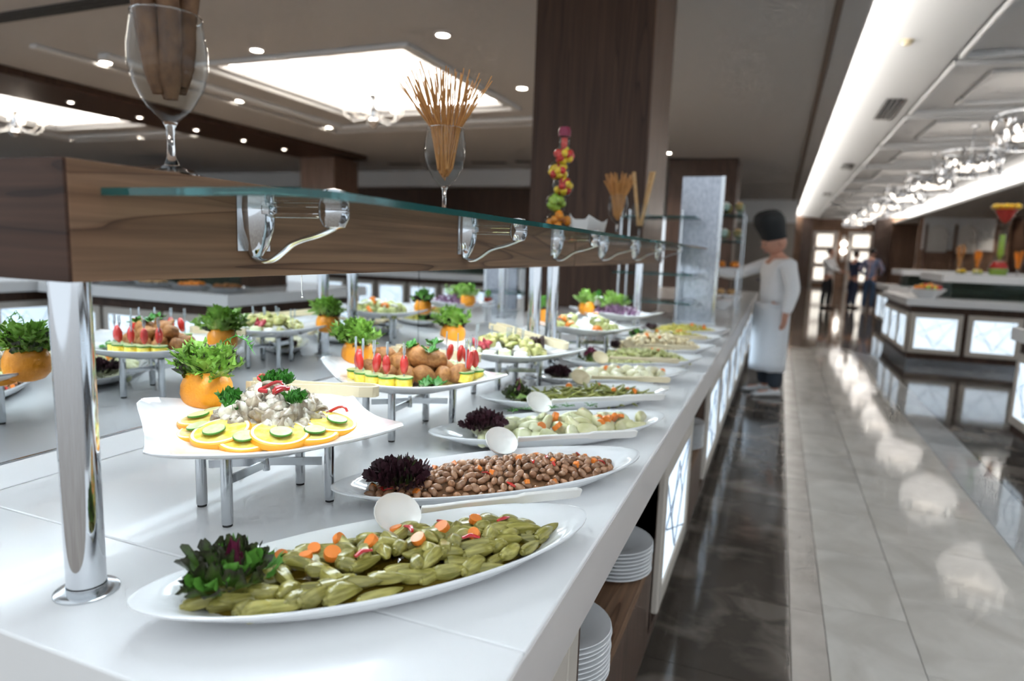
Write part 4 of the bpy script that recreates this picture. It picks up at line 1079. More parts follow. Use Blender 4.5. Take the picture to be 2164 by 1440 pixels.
def orange_cup(x, y_, lab, bl, kinds, z=ZF, r=.043, sc_=1.0):
    t = thing('orange_cup', lab, 'orange', (x, y_, z))
    pr = [(.0, .0), (.35, .02), (.70, .14), (.93, .42), (1.0, .78), (.97, 1.12), (.82, 1.48), (.66, 1.66)]
    MB().lathe([(a * r, b * r) for a, b in pr], 36, caps=False).build('peel', 'orange_skin', t)
    MB().lathe([(.66 * r, 1.66 * r), (.55 * r, 1.62 * r), (.50 * r, 1.3 * r), (.0, 1.2 * r)], 36, caps=False).build('pith', 'orange_pith', t)
    bunch('lettuce_tuft', bl, 'lettuce', (x, y_, z + 1.22 * r), kinds, .016, sc_, tilt=(.05, 1.05))
    return t
FR = lambda n: ('frisee', FRIS, n)
# 1 mushrooms
cx, cy = -.805, .888
orange_cup(-.978, .908, 'hollowed orange with frilly lettuce behind the mushroom salad', 'green frisee and bronze lettuce tuft in orange behind mushroom salad', [FR(22), ('lollo_mixed', WAVY, 6)], ZF + .003, .046)
t = thing('rosemary_sprig', 'dark rosemary sprig arching from the nearest orange', 'herb', (-.968, .918, ZF + .10))
m = MB(); pth = [(0, 0, 0), (.02, .006, .035), (.045, .01, .048), (.068, .012, .040), (.08, .013, .022)]
m.tube(pth, .0012, 5); m.build('stem', 'dill', t)
for i in range(22):
    q = i / 21 * 3.999; a = Vector(pth[int(q)]).lerp(Vector(pth[int(q) + 1]), q % 1)
    MB().tube([tuple(a), tuple(a + Vector((rr(.0, .012), rr(-.008, .008), rr(-.008, .010))))], [.0012, .0004], 4).build('needle', 'dill', t)
mound(.090, .090, .050, .0, 'mushroom_cream', 'mushroom_cream', 'thick cream dressing under the mushroom pieces', 'sauce', (cx, cy, ZF), 0)
def chunk(seed, mat, name, r, k=.25):
    rnd = random.Random(seed); a, b, c = (rnd.uniform(0, 6.28) for _ in range(3))
    return MB().ball((0, 0, 0), r, 12, 9, lambda p: 1 + k * (math.sin(3.1 * p[0] + a) * .6 + math.sin(4.3 * p[1] + b) * .6 + .5 * math.sin(5.2 * p[2] + c))).mesh(name, mat, True, 100)
mm_ = [chunk(i, 'mushroom', 'mushroom_piece', (.020, .015, .011), .32) for i in range(5)]
mcap = MB().lathe([(.0, .012), (.012, .010), (.019, .002), (.0195, -.003), (.016, -.006), (.008, -.002), (.006, -.016), (.0, -.017)], 18, caps=False).mesh('mushroom_piece', 'mushroom')
for i in range(105):
    a = rr(0, 6.28); q = math.sqrt(rr(0, 1)); u, v = .092 * q * math.cos(a), .092 * q * math.sin(a)
    z = .053 * (1 - q ** 2.0) + .006 + rr(0, .006)
    tag(inst('mushroom_piece', mcap if i % 6 == 0 else random.choice(mm_), None, (cx + u, cy + v, ZF + z), ANY(), rr(.6, 1.1)), 'creamy white mushroom piece in the mushroom salad mound', 'mushroom', 'mushroom pieces in the salad')
rind = MB().lathe([(.0345, -.0052), (.0365, -.0038), (.0365, .0038), (.0345, .0052)], 36, caps=False).mesh('rind', 'orange_rind')
pith = MB().lathe([(.031, .0053), (.0347, .0051), (.0347, -.0051), (.031, -.0053)], 36, caps=False).mesh('pith', 'orange_pith')
flesh = MB().lathe([(.0, .0054), (.0312, .0052), (.0312, -.0052), (.0, -.0054)], 36, caps=False).mesh('flesh', 'orange_flesh')
cskin = MB().lathe([(.0165, -.0018), (.0176, -.001), (.0176, .001), (.0165, .0018)], 28, caps=False).mesh('skin', 'cucumber_skin')
cfl = MB().lathe([(.0, .0019), (.0167, .0017), (.0167, -.0017), (.0, -.0019)], 28, caps=False).mesh('flesh', 'cucumber_flesh')
def disc_thing(name, lab, cat, grp, parts, loc, rot, s):
    t = thing(name, lab, cat, loc, rot, grp); t.scale = (s, s, s)
    for n, me in parts: inst(n, me, t)
    return t
for k, deg in enumerate((186, 213, 240, 266, 292, 318, 345, 12)):
    a = math.radians(deg); rad = .108
    px, py = cx + rad * math.cos(a), cy + rad * math.sin(a)
    tl = rr(.06, .16)
    rot = (tl * math.sin(a) * -1, tl * math.cos(a), rr(0, 3))
    e = Euler((0, 0, 0)); 
    nrm = Vector((math.cos(a) * .18 + rr(-.08, .08), math.sin(a) * .18 + rr(-.05, .05), 1)).normalized()
    rot = nrm.to_track_quat('Z', 'Y').to_euler()
    disc_thing('orange_slice', 'round orange slice fanned around the mushroom salad', 'orange slice', 'orange slices round the mushrooms', (('rind', rind), ('pith', pith), ('flesh', flesh)), (px, py, ZF + .008 + .005 * (k % 2)), rot, 1.28)
    q = nrm * .0086
    disc_thing('cucumber_slice', 'thin cucumber slice lying on an orange slice', 'cucumber slice', 'cucumber slices on orange slices', (('skin', cskin), ('flesh', cfl)), (px + q.x + .012 * math.cos(a), py + q.y + .012 * math.sin(a), ZF + .0105 + .005 * (k % 2) + q.z - .001), rot, 1.0)
for (u, v, z, a, s) in ((.025, -.030, .078, .5, 1.), (-.045, .03, .074, 2.2, 1.2), (.10, .05, .026, .2, .9), (.038, -.018, .074, 1.6, .9)):
    tag(MB().tube([(.020 * math.cos(q * .5), .011 * math.sin(q * .5), .003 * math.sin(q)) for q in range(10)], .0022, 6, sq=1.7).build('pepper_ring', 'red_pepper', None, (cx + u, cy + v, ZF + z), (rr(-.5, .9), rr(-.4, .4), a)), 'curled red pepper ring on the mushroom salad', 'pepper', 'pepper rings on mushrooms')
PARS = dict(L=.022, W=.012, ruf=.005, jag=.2, curl=.4, freq=8.)
for k, (u, v, z) in enumerate(((-.052, -.045, .045), (-.030, -.055, .036), (.06, -.01, .05), (-.02, .02, .068), (.0, .03, .07))):
    bunch('parsley_sprig', 'curly green parsley sprig on the mushroom salad', 'parsley', (cx + u, cy + v, ZF + z), [('parsley', PARS, 9)], .006, 1., 'parsley on the mushrooms', tilt=(.1, 1.4))
tongs((-.735, 1.088, 1.072), (-.955, .992, 1.078), 'cream plastic tongs lying behind the mushroom salad')

# 2 croquettes
cx, cy = -.80, 1.375
orange_cup(-1.005, 1.425, 'hollowed orange with frilly lettuce behind the croquettes', 'bright green frisee tuft in the orange behind croquettes', [FR(30), ('lollo_mixed', LOLLO, 4)], ZF + .004, .042)
crm = [MB().ball((0, 0, 0), (.032, .022, .021), 14, 10, lambda p, s=s: 1 + .07 * math.sin(4 * p[0] + s) + .05 * math.sin(5 * p[1] + 2 * s)).mesh('croquette', 'croquette') for s in range(3)]
drm = MB().loft([[(u * .07 - .035, r * math.cos(2 * PI * j / 12), r * math.sin(2 * PI * j / 12)) for j in range(12)] for u, r in ((0, .004), (.06, .016), (.2, .024), (.4, .026), (.6, .020), (.75, .010), (.9, .006), (1, .005))]).mesh('croquette', 'croquette')
for (u, v, z, a) in ((-.10, -.03, .02, .3), (-.06, -.05, .02, 1.2), (-.02, -.065, .02, .2), (.02, -.06, .02, 2.4), (.055, -.045, .022, .5), (.085, -.01, .02, 1.9), (.11, .02, .02, .8), (-.08, .02, .02, 1.), (-.04, -.01, .03, 2.), (.0, -.02, .034, .6), (.04, 0, .032, 1.4), (.07, .03, .026, .1), (-.03, .04, .022, .9), (.02, .05, .022, 2.), (-.06, -.015, .052, .6), (-.01, .012, .060, 1.5), (.035, -.02, .054, .2), (-.005, -.045, .046, 2.6), (.06, .005, .050, 1.1), (.03, .03, .056, .4)):
    tag(inst('croquette', drm if int(z * 1000) % 3 == 0 else random.choice(crm), None, (cx + u * 1.08 - .012, cy + v, ZF + z + .003), (rr(-.4, .4), rr(-.5, .5), a), rr(.92, 1.12)), 'golden fried croquette heaped on the second square plate', 'croquette', 'croquettes on the second plate')
cornm = MB().lathe([(.0, .0), (.0155, .0), (.0165, .002), (.0165, .016), (.0155, .018), (.0, .018)], 16, caps=False).mesh('corn_base', 'corn')
def skewer(x, y_, z, lab, grp, a):
    t = thing('canape_pick', lab, 'canape', (x, y_, z), (0, 0, a), grp); t.scale = (1.22, 1.22, 1.12)
    inst('corn_base', cornm, t)
    inst('cucumber_skin', cskin, t, (0, 0, .0205)); inst('cucumber_disc', cfl, t, (0, 0, .0205))
    MB().ball((0, 0, .043), (.0085, .0075, .0205), 12, 8, lambda p: 1 + .15 * p[2]).build('tomato_half', 'tomato', t, rot=(rr(-.15, .15), rr(-.2, .2), 0))
    MB().tube([(0, 0, .02), (0, 0, .075)], .0012, 6).build('pick_stem', 'pick', t)
    for dx in (-.0022, .0022): MB().tube([(0, 0, .065), (dx, 0, .072), (dx * .9, 0, .092)], [.001, .0014, .0012], 5).build('pick_prong', 'pick', t)
for k, (u, v) in enumerate(((-.115, -.085), (-.082, -.103), (-.045, -.113), (-.006, -.118), (.030, -.105))):
    skewer(cx + u, cy + v, ZF + .004, 'tomato canape pick in front of the croquettes', 'front canapes on the croquette plate', rr(0, 3))
for k, (u, v) in enumerate(((.135, .055), (.125, .02), (.105, .085), (.06, .105), (.02, .12))):
    skewer(cx + u, cy + v, ZF + .006, 'tomato canape pick behind the croquettes', 'rear canapes on the croquette plate', rr(0, 3))
for k, (u, v, z) in enumerate(((.03, .03, .085), (-.005, -.02, .082), (.075, -.085, .008), (.095, -.07, .008), (.05, -.02, .075))):
    bunch('parsley_sprig', 'flat green parsley leaves scattered on the croquettes', 'parsley', (cx + u, cy + v, ZF + z), [('parsley', dict(L=.026, W=.012, ruf=.002, jag=.15, curl=.1, freq=4.), 5)], .004, 1., 'parsley on the croquettes', tilt=(.8, 1.5))
tongs((-.735, 1.575, 1.070), (-.965, 1.535, 1.080), 'cream plastic tongs lying behind the croquettes')

# 3 zucchini
cx, cy = -.775, 1.87
orange_cup(-.985, 1.93, 'hollowed orange with purple-ringed lettuce beside the zucchini rolls', 'green frisee over purple lettuce in the orange beside zucchini', [('lollo_purple', LOLLO, 12), FR(24)], ZF + .004, .042)
zm = [MB().lathe([(.0, -.010), (.013, -.010), (.0155, -.006), (.0155, .006), (.013, .010), (.006, .0085), (.0, .0085)], 14, caps=False).mesh('zucchini_roll', 'zucchini'),
      MB().tube([(-.02, 0, 0), (-.008, .004, .002), (.01, .003, .002), (.022, -.002, 0)], [.006, .0105, .0105, .006], 9, sq=.7).mesh('zucchini_roll', 'zucchini')]
for i in range(58):
    a = rr(0, 6.28); q = math.sqrt(rr(0, 1)); u, v = .125 * q * math.cos(a), .085 * q * math.sin(a)
    tag(inst('zucchini_roll', random.choice(zm), None, (cx + u, cy + v, ZF + .012 + .04 * (1 - q * q)), (rr(-.7, .7), rr(-.7, .7), rr(0, 6)), rr(.9, 1.2)), 'olive-green zucchini roll heaped on the third square plate', 'zucchini', 'zucchini rolls on the third plate')
for k, (u, v) in enumerate(((-.09, -.10), (-.045, -.118), (.005, -.122), (.05, -.112), (.092, -.092))):
    if k % 2:
        tag(MB().lathe([(.0, .0), (.018, .0), (.019, .003), (.019, .026), (.017, .028), (.013, .024), (.0, .023)], 18, caps=False).build('zucchini_cup', 'zucchini_cup', None, (cx + u, cy + v, ZF + .003)), 'pale green zucchini cup in front of the zucchini rolls', 'zucchini', 'zucchini cups')
    else:
        tag(MB().box(-.018, .018, -.012, .012, 0, .022).build('cheese_block', 'feta', None, (cx + u, cy + v, ZF + .004), (0, 0, rr(-.3, .3)), smooth=False, bevel=.002), 'white cheese block in front of the zucchini rolls', 'cheese', 'cheese blocks by the zucchini')
bm2 = [chunk(30 + i, 'beetroot', 'beetroot_piece', (.018, .010, .006), .3) for i in range(2)]
for i in range(7): tag(inst('beetroot_piece', random.choice(bm2), None, (cx - .045 + rr(-.03, .03), cy - .085 + rr(-.012, .012), ZF + .036 + rr(-.004, .008)), ANY(), rr(.7, 1.1)), 'dark red beetroot piece on the zucchini rolls', 'beetroot', 'beetroot pieces')
for i in range(7):
    u, v = rr(-.1, .1), rr(-.05, .07)
    t = thing('cocktail_pick', 'clear cocktail pick standing in the zucchini rolls', 'pick', (cx + u, cy + v, ZF + .045), (rr(-.2, .2), rr(-.2, .2), 0), 'picks in the zucchini')
    MB().tube([(0, 0, -.015), (0, 0, .02)], .0011, 5).build('pick_stem', 'pick', t)
    for dx in (-.0025, .0025): MB().tube([(0, 0, .012), (dx, 0, .02), (dx, 0, .042)], .0014, 5).build('pick_prong', 'pick', t)
egm = chunk(33, 'eggplant_skin', 'eggplant_strip', (.022, .010, .006), .25)
for i in range(6): tag(inst('eggplant_strip', egm, None, (cx + .06 + rr(-.03, .06), cy + .05 + rr(-.02, .02), ZF + .035), ANY(), 1.2), 'dark eggplant strip behind the zucchini rolls', 'eggplant', 'eggplant strips')
tongs((-.60, 1.93, 1.072), (-.88, 2.02, 1.105), 'cream plastic tongs leaning over the zucchini rolls')

# 4 stuffed vegetables
cx, cy = -.74, 2.63
orange_cup(-.93, 2.71, 'hollowed orange with dark leafy lettuce beside the stuffed vegetables', 'dark green leafy lettuce in orange beside stuffed vegetables', [('lettuce_green', FLAT, 8), ('lollo_purple', LOLLO, 8)], ZF + .004, .042)
dm2 = [chunk(50 + i, 'dolma', 'stuffed_roll', (.026, .019, .017), .12) for i in range(3)]
for i in range(40):
    a = rr(0, 6.28); q = math.sqrt(rr(0, 1)); u, v = .135 * q * math.cos(a), .115 * q * math.sin(a)
    tag(inst('stuffed_roll', random.choice(dm2), None, (cx + u, cy + v, ZF + .016 + .035 * (1 - q * q)), ANY(), rr(.85, 1.1)), 'green stuffed vegetable roll on the fourth square plate', 'stuffed vegetable', 'stuffed rolls')
ym = chunk(70, 'yogurt', 'yogurt_dollop', (.012, .010, .004), .2)
for i in range(14):
    a = rr(0, 6.28); q = math.sqrt(rr(0, 1)) * .85; u, v = .13 * q * math.cos(a), .11 * q * math.sin(a)
    tag(inst('yogurt_dollop', ym, None, (cx + u, cy + v, ZF + .036 + .034 * (1 - q * q)), (rr(-.3, .3), rr(-.3, .3), rr(0, 6)), rr(.8, 1.2)), 'white yogurt dollop on the stuffed vegetables', 'yogurt', 'yogurt dollops')
for (u, v, z) in ((.09, -.10, .02), (-.02, -.11, .03), (.05, .02, .06), (-.07, -.06, .045)):
    tag(inst('carrot_slice', cc, None, (cx + u, cy + v, ZF + z), ANY(), 2.0), 'thick orange carrot slice on the stuffed vegetables', 'carrot', 'carrot slices on the stuffed vegetables')
# 5 red cabbage salad with greens
cx, cy = -.77, 3.36
orange_cup(-.90, 3.26, 'hollowed orange cup half hidden in red cabbage salad', 'pale green lettuce tuft in the orange on red cabbage salad', [('frisee', FRIS, 10), ('lettuce_pale', FLAT, 5)], ZF + .004, .042)
rcm = [MB().tube([(-.02, 0, 0), (-.006, .008, .004), (.008, .002, .006), (.02, -.006, 0)], .0035, 6, sq=.5).mesh('cabbage_shred', 'red_cabbage')]
for i in range(120):
    a = rr(0, 6.28); q = math.sqrt(rr(0, 1)); u, v = .13 * q * math.cos(a), .11 * q * math.sin(a)
    tag(inst('cabbage_shred', rcm[0], None, (cx + u, cy + v, ZF + .010 + .035 * (1 - q * q)), ANY(), rr(.9, 1.4)), 'purple red-cabbage shred heaped on the fifth square plate', 'cabbage', 'red cabbage shreds')
bunch('lettuce_tuft', 'broad pale green lettuce bunch topping the red cabbage salad', 'lettuce', (cx - .02, cy + .02, ZF + .045), [('frisee', FRIS, 10), ('lettuce_pale', FLAT, 6)], .03, 1.1, tilt=(.1, 1.3))
t = thing('radish_cup', 'white carved radish with a parsley sprig above the red cabbage', 'radish', (cx - .10, cy + .02, ZF + .045))
MB().lathe([(.0, .0), (.02, .004), (.028, .025), (.024, .048), (.014, .052), (.0, .04)], 16, caps=False).build('body', 'yogurt', t)
for k, a in enumerate((0, 2.1, 4.2)): inst('leaf', leaves('parsley', 4, **PARS)[k], t, (0, 0, .045), (PI / 2 - .3, 0, a), 1.5)
t = thing('jelly_glass', 'small glass of red jelly with green sprig behind red cabbage salad', 'glass', (-.86, 3.62, ZT + .12))
MB().lathe([(.024, .0), (.03, .055), (.029, .055), (.023, .002)], 20, caps=False).build('glass', 'clear_pane', t)
MB().lathe([(.0, .003), (.0228, .003), (.0275, .042), (.0, .042)], 20, caps=False).build('jelly', 'jelly_red', t)
for k, a in enumerate((.5, 2.6, 4.4)): inst('leaf', leaves('lettuce_green', 4, **FLAT)[k], t, (0, 0, .042), (PI / 2 - .3, 0, a), .6)
t = thing('serving_riser', 'white round riser under the red jelly glass', 'stand', (-.86, 3.62, ZT))
MB().lathe([(.0, .0), (.05, .0), (.05, .005), (.02, .012), (.018, .105), (.05, .115), (.05, .1195), (.0, .1195)], 24, caps=False).build('pedestal', 'porcelain', t)
MB().lathe([(.05, .1195), (.052, .117), (.05, .115)], 24, caps=False).build('rim', 'porcelain', t)

# ------------------------------------------------------------------ steel screen and glass shelf tower at the far end of the dishes
t = thing('steel_screen', 'tall brushed steel screen standing on the buffet before the chef', 'screen', (-.525, 4.62, ZT))
MB().box(-.125, .125, 0, .02, .0, .98).build('sheet', 'brushed_steel', t, smooth=False, bevel=.003)
MB().box(.125, .150, -.003, .03, .0, .98).build('edge_strip', 'satin_steel', t, smooth=False)
MB().box(-.14, .16, -.02, .05, .0, .004).build('foot', 'satin_steel', t, smooth=False)
def shelf(name, lab, x0, x1, y0, y1, z, rods, cat='glass shelf'):
    t = thing(name, lab, cat, ((x0 + x1) / 2, (y0 + y1) / 2, z))
    hx, hy = (x1 - x0) / 2, (y1 - y0) / 2
    MB().box(-hx, hx, -hy, hy, -.004, .004).build('pane', 'tower_pane', t, smooth=False)
    m = MB(); m.box(-hx, hx, -hy - .001, -hy, -.005, .005); m.box(hx, hx + .001, -hy, hy, -.005, .005); m.box(-hx, hx, hy, hy + .001, -.005, .005)
    m.build('edge', 'pane_edge', t, smooth=False)
    return t
for k, z in enumerate((1.06, 1.24, 1.42, 1.60)):
    shelf('tower_shelf', 'glass tower shelf left of the steel screen, %s from the worktop' % ['first', 'second', 'third', 'fourth'][k], -1.0, -.50, 4.22, 4.52, z, 0)
t = thing('shelf_tower_frame', 'slim steel uprights carrying the glass tower shelves', 'frame', (0, 0, ZT))
for x, y_ in ((-.97, 4.5), (-.62, 4.5), (-.97, 4.26)): MB().tube([(x, y_, 0), (x, y_, .75)], .007, 10).build('upright', 'satin_steel', t)
# dessert cups on a glass rack right behind the screen
def cup(x, y_, z, k, lab, grp):
    t = thing('dessert_cup', lab, 'dessert cup', (x, y_, z), group=grp)
    MB().lathe([(.0, .0), (.024, .0), (.024, .003), (.007, .008), (.007, .022), (.026, .04), (.036, .085), (.034, .085), (.024, .042), (.0, .030)], 18, caps=False).build('cup', 'clear_pane', t)
    MB().lathe([(.0, .034), (.023, .042), (.031, .074), (.018, .095), (.0, .10)], 14, caps=False).build('dessert', ['fruit_yellow', 'breadstick_gold', 'yogurt', 'pretzel'][k % 4], t)
SH = [(1.48, 'lower'), (1.68, 'upper')]
for (z, nm) in SH:
    shelf('dessert_shelf', '%s glass shelf of dessert cups beyond the steel screen' % nm, -.66, -.28, 5.35, 5.72, z, 0)
    k = 0
    for i in range(4):
        for j in range(3):
            cup(-.62 + .10 * i, 5.41 + .12 * j, z + .0045, k, 'small dessert cup on the %s glass shelf beyond the steel screen' % nm, '%s shelf dessert cups' % nm); k += 1
t = thing('dessert_rack', 'steel corner rods holding up the dessert cup shelves', 'rack', (0, 0, ZT))
for x, y_ in ((-.66, 5.35), (-.28, 5.35), (-.66, 5.72), (-.28, 5.72)): MB().tube([(x, y_, 0), (x, y_, .80)], .004, 8).build('rod', 'satin_steel', t)
# tiered platters beside the chef
def tiered(x, y_, lab):
    t = thing('tiered_stand', lab, 'food stand', (x, y_, ZT))
    for z in (.10, .34): MB().box(-.22, .22, -.15, .15, z, z + .02).build('tier', 'porcelain', t, smooth=False, bevel=.006)
    for x2 in (-.17, .17): MB().lathe([(.012, .0), (.012, .34)], 10, (x2, 0, 0)).build('support', 'satin_steel', t)
    return t
tiered(-.52, 6.35, 'white two-tier food stand the chef is filling')
pm = chunk(90, 'breadstick_gold', 'pastry', (.045, .035, .022), .15)
for i in range(8): tag(inst('pastry', pm, None, (-.66 + .09 * (i % 4), 6.28 + .12 * (i // 4), ZT + .14), (0, 0, rr(0, 6)), rr(.85, 1.1)), 'golden pastry on lower tier by the chef', 'pastry', 'pastries on lower tier')
pm2 = chunk(91, 'fruit_orange', 'pastry', (.05, .04, .03), .12)
for i in range(3): tag(inst('pastry', pm2, None, (-.62 + .12 * i, 6.35, ZT + .385), (0, 0, rr(0, 6)), 1.), 'orange-brown pastry on the upper tier by the chef', 'pastry', 'pastries on upper tier')
bwl = MB().lathe([(.0, .006), (.04, .006), (.045, .0), (.05, .0), (.07, .02), (.11, .075), (.112, .08), (.106, .079), (.066, .027), (.04, .013), (.0, .012)], 28, caps=False).mesh('bowl', 'porcelain')
for k, (x, y_) in enumerate(((-.45, 5.98), (-.75, 6.9), (-.42, 7.0), (-.70, 7.45))):
    t = thing('sauce_bowl', 'white bowl on the counter beyond the steel screen, %s one' % ['nearest', 'second', 'third', 'farthest'][k], 'bowl', (x, y_, ZT))
    inst('bowl', bwl, t)
    MB().lathe([(.0, .06), (.09, .06), (.06, .07), (.0, .075)], 20, caps=False).build('sauce', ['beetroot', 'pasta_beige', 'dolma', 'tomato'][k], t)

# ------------------------------------------------------------------ islands across the aisle
def island(lab, x0, x1, y0, y1, faces, tier=None):
    t = thing('serving_island', lab, 'counter', (x0, y0, 0))
    W, D = x1 - x0, y1 - y0
    MB().box(.072, W - .04, .072, D - .04, .10, ZT - .10).build('body', 'wenge', t, smooth=False)
    MB().box(.08, W - .08, .08, D - .08, 0, .10).build('kickplate', 'kick_steel', t, smooth=False)
    MB().box(0, W, 0, D, ZT - .10, ZT).build('worktop', 'solid_white', t, smooth=False, bevel=.006)
    if 'L' in faces:
        n = max(1, int((D - .1) / .58)); p = (D - .1) / n
        for i in range(n): glow_door(t, .036, .05 + p * (i + .5), -PI / 2, p - .05, .18, .72)
    if 'F' in faces:
        n = max(1, int((W - .1) / .58)); p = (W - .1) / n
        for i in range(n): glow_door(t, .05 + p * (i + .5), .036, 0, p - .05, .18, .72)
    if tier:
        a, b, c, d = tier
        MB().box(a, b, c, d, 1.13 , 1.24).build('upper_shelf', 'solid_white', t, smooth=False, bevel=.004)
        MB().box(a + .15, b - .15, c + .15, d - .1, ZT, 1.13).build('riser', 'cabinet_wood', t, smooth=False)
        MB().box(a + .02, b, c + .02, c + .026, ZT + .01, 1.13).build('sneeze_pane', 'tower_pane', t, smooth=False)
    return t
island('dark wood island with lit panels and fruit at right', 1.61, 5.6, 10.04, 12.3, 'LF', (.46, 3.99, .45, 2.0))
island('near island with lit panels cut off by right picture edge', 1.69, 4.05, 4.1, 6.07, 'LF', (.45, 2.4, .6, 1.5))
island('side island with lit panels seen only in the mirror', 4.10, 5.6, 1.2, 4.4, 'LF', None)
island('farther island beyond the fruit island', 2.0, 5.6, 14.6, 16.4, 'LF', (.25, 3.5, .3, 1.6))
# fruit bowl, sticks and vase on the right island
def food_island(x0, y0):
    t = thing('fruit_bowl', 'wide white bowl of orange and yellow fruit on right island', 'bowl', (x0 + .27, y0 + .27, ZT))
    MB().lathe([(.0, .01), (.08, .01), (.09, .0), (.11, .0), (.15, .05), (.225, .12), (.23, .125), (.22, .122), (.14, .06), (.09, .02), (.0, .018)], 32, caps=False).build('bowl', 'porcelain', t)
    for i in range(34):
        a = rr(0, 6.28); q = math.sqrt(rr(0, 1))
        mt = random.choice(['fruit_orange', 'fruit_yellow', 'fruit_orange', 'fruit_green', 'fruit_red'])
        tag(MB().ball((0, 0, 0), .032, 10, 7).build('fruit', mt, None, (x0 + .27 + .155 * q * math.cos(a), y0 + .27 + .155 * q * math.sin(a), ZT + .13 + .05 * (1 - q))), 'round %s fruit in wide bowl on right island' % mt.split('_')[1], 'fruit', '%s fruits in the island bowl' % mt.split('_')[1])
food_island(1.61, 10.04)
TZ = 1.24
for k, (x, y_) in enumerate(((2.29, 10.72), (2.50, 10.72), (2.96, 10.72))):
    wine_glass(x, y_, TZ, 'wine glass of orange breadsticks on right island, %s' % ['leftmost', 'middle', 'rightmost'][k], 1.0)
    sticks(x, y_, TZ, 16, .006, .28 if k == 0 else .22, .07, 'fruit_orange' if k else 'pretzel', 'breadstick', 'orange breadstick in the %s glass on right island' % ['leftmost', 'middle', 'rightmost'][k], 'breadsticks in %s island glass' % ['leftmost', 'middle', 'rightmost'][k])
for k, (x, mt) in enumerate(((2.39, 'fruit_yellow'), (2.585, 'yellow_green'))):
    t = thing('fruit_dish', 'low dish of yellow-green fruit on right island, %s one' % ['left', 'right'][k], 'dish', (x - .01, 10.98, TZ)); t.scale = (.75, .75, 1)
    MB().lathe([(.0, .004), (.07, .004), (.10, .035), (.098, .037), (.065, .008), (.0, .008)], 20, caps=False).build('dish', 'clear_pane', t)
    m = MB()
    for i in range(9): m.ball((.055 * math.cos(i * .7), .055 * math.sin(i * .7), .04 + .01 * (i % 2)), .03, 8, 6)
    m.build('fruit_layer', mt, t)
t = thing('hourglass_vase', 'tall hourglass glass vase of green and red fruit on right island', 'vase', (2.755, 10.76, TZ))
MB().lathe([(.10, .0), (.12, .10), (.08, .20), (.045, .28), (.04, .55), (.06, .72), (.15, .90), (.21, .93)], 24, caps=False).build('glass', 'clear_pane', t)
MB().lathe([(.0, .01), (.095, .01), (.11, .09), (.0, .09)], 18, caps=False).build('green_fill', 'fruit_green', t)
MB().lathe([(.0, .09), (.112, .10), (.075, .19), (.0, .20)], 18, caps=False).build('red_fill', 'tomato', t)
MB().lathe([(.0, .2), (.04, .28), (.035, .55), (.0, .55)], 14, caps=False).build('green_core', 'fruit_green', t)
MB().lathe([(.0, .70), (.06, .74), (.13, .88), (.0, .89)], 18, caps=False).build('red_fruit', 'fruit_red', t)
m = MB()
for i in range(14): m.ball((.14 * math.cos(i * .9) * (.5 + .5 * (i % 2)), .14 * math.sin(i * .9) * (.5 + .5 * (i % 2)), .92), .035, 8, 6)
m.build('top_fruit', 'fruit_yellow', t)
# trays of food on the near island (seen in the mirror)
for k in range(5):
    x = 1.95 + .45 * k
    t = thing('food_tray', 'steel food tray on near island seen in mirror, %s from the aisle' % ['first', 'second', 'third', 'fourth', 'fifth'][k], 'tray', (x, 4.38, ZT))
    MB().lathe([(.0, .004), (.14, .004), (.17, .045), (.172, .047), (.165, .046), (.135, .009), (.0, .009)], 24, caps=False).build('tray', 'satin_steel', t)
    m = MB()
    for i in range(22):
        a = rr(0, 6.28); q = math.sqrt(rr(0, 1)) * .12; m.ball((q * math.cos(a), q * math.sin(a), .04 + rr(0, .02)), (.03, .022, .018), 8, 6)
    m.build('food', ['croquette', 'fruit_orange', 'breadstick_gold', 'beetroot', 'croquette'][k], t)

# ------------------------------------------------------------------ people
def skin_mesh(name, pts, edges, mat, parent, sub=2, root=0):
    """continuous figure grown over a skeleton: pts = [(x, y, z, rx, ry)]"""
    me = bpy.data.meshes.new(name); me.from_pydata([p[:3] for p in pts], edges, []); me.update()
    me.materials.append(MATS[mat])
    o = bpy.data.objects.new(name, me); COL.objects.link(o); o.parent = parent
    sm = o.modifiers.new('skin', 'SKIN'); sm.use_smooth_shade = True
    if not me.skin_vertices: pass
    lay = me.skin_vertices[0].data
    for i, p in enumerate(pts):
        lay[i].radius = (p[3], p[4] if len(p) > 4 else p[3]); lay[i].use_root = (i == root)
    ss = o.modifiers.new('subd', 'SUBSURF'); ss.levels = sub; ss.render_levels = sub
    return o
def hand_chain(pts, edges, wrist, fwd, side, up, s=1.0, curl=.5):
    """palm and five fingers rooted at the wrist vertex index"""
    W_ = Vector(pts[wrist][:3]); f, sd, u = Vector(fwd).normalized(), Vector(side).normalized(), Vector(up).normalized()
    palm = len(pts); p = W_ + f * .055 * s; pts.append((p.x, p.y, p.z, .030 * s, .020 * s)); edges.append((wrist, palm))
    for k, (off, ln) in enumerate(((-.030, .062), (-.010, .072), (.010, .068), (.029, .052))):
        a = p + f * .030 * s + sd * off * s; b = a + f * ln * .5 * s - u * ln * .15 * curl * s; c = b + f * ln * .4 * s - u * ln * .45 * curl * s
        i0 = len(pts)
        for q, r in ((a, .0095), (b, .0085), (c, .0075)): pts.append((q.x, q.y, q.z, r * s, r * s))
        edges += [(palm, i0), (i0, i0 + 1), (i0 + 1, i0 + 2)]
    a = W_ + f * .035 * s - sd * .034 * s; b = a + f * .032 * s - sd * .014 * s - u * .012 * s
    i0 = len(pts); pts.append((a.x, a.y, a.z, .011 * s, .011 * s)); pts.append((b.x, b.y, b.z, .009 * s, .009 * s)); edges += [(palm, i0), (i0, i0 + 1)]

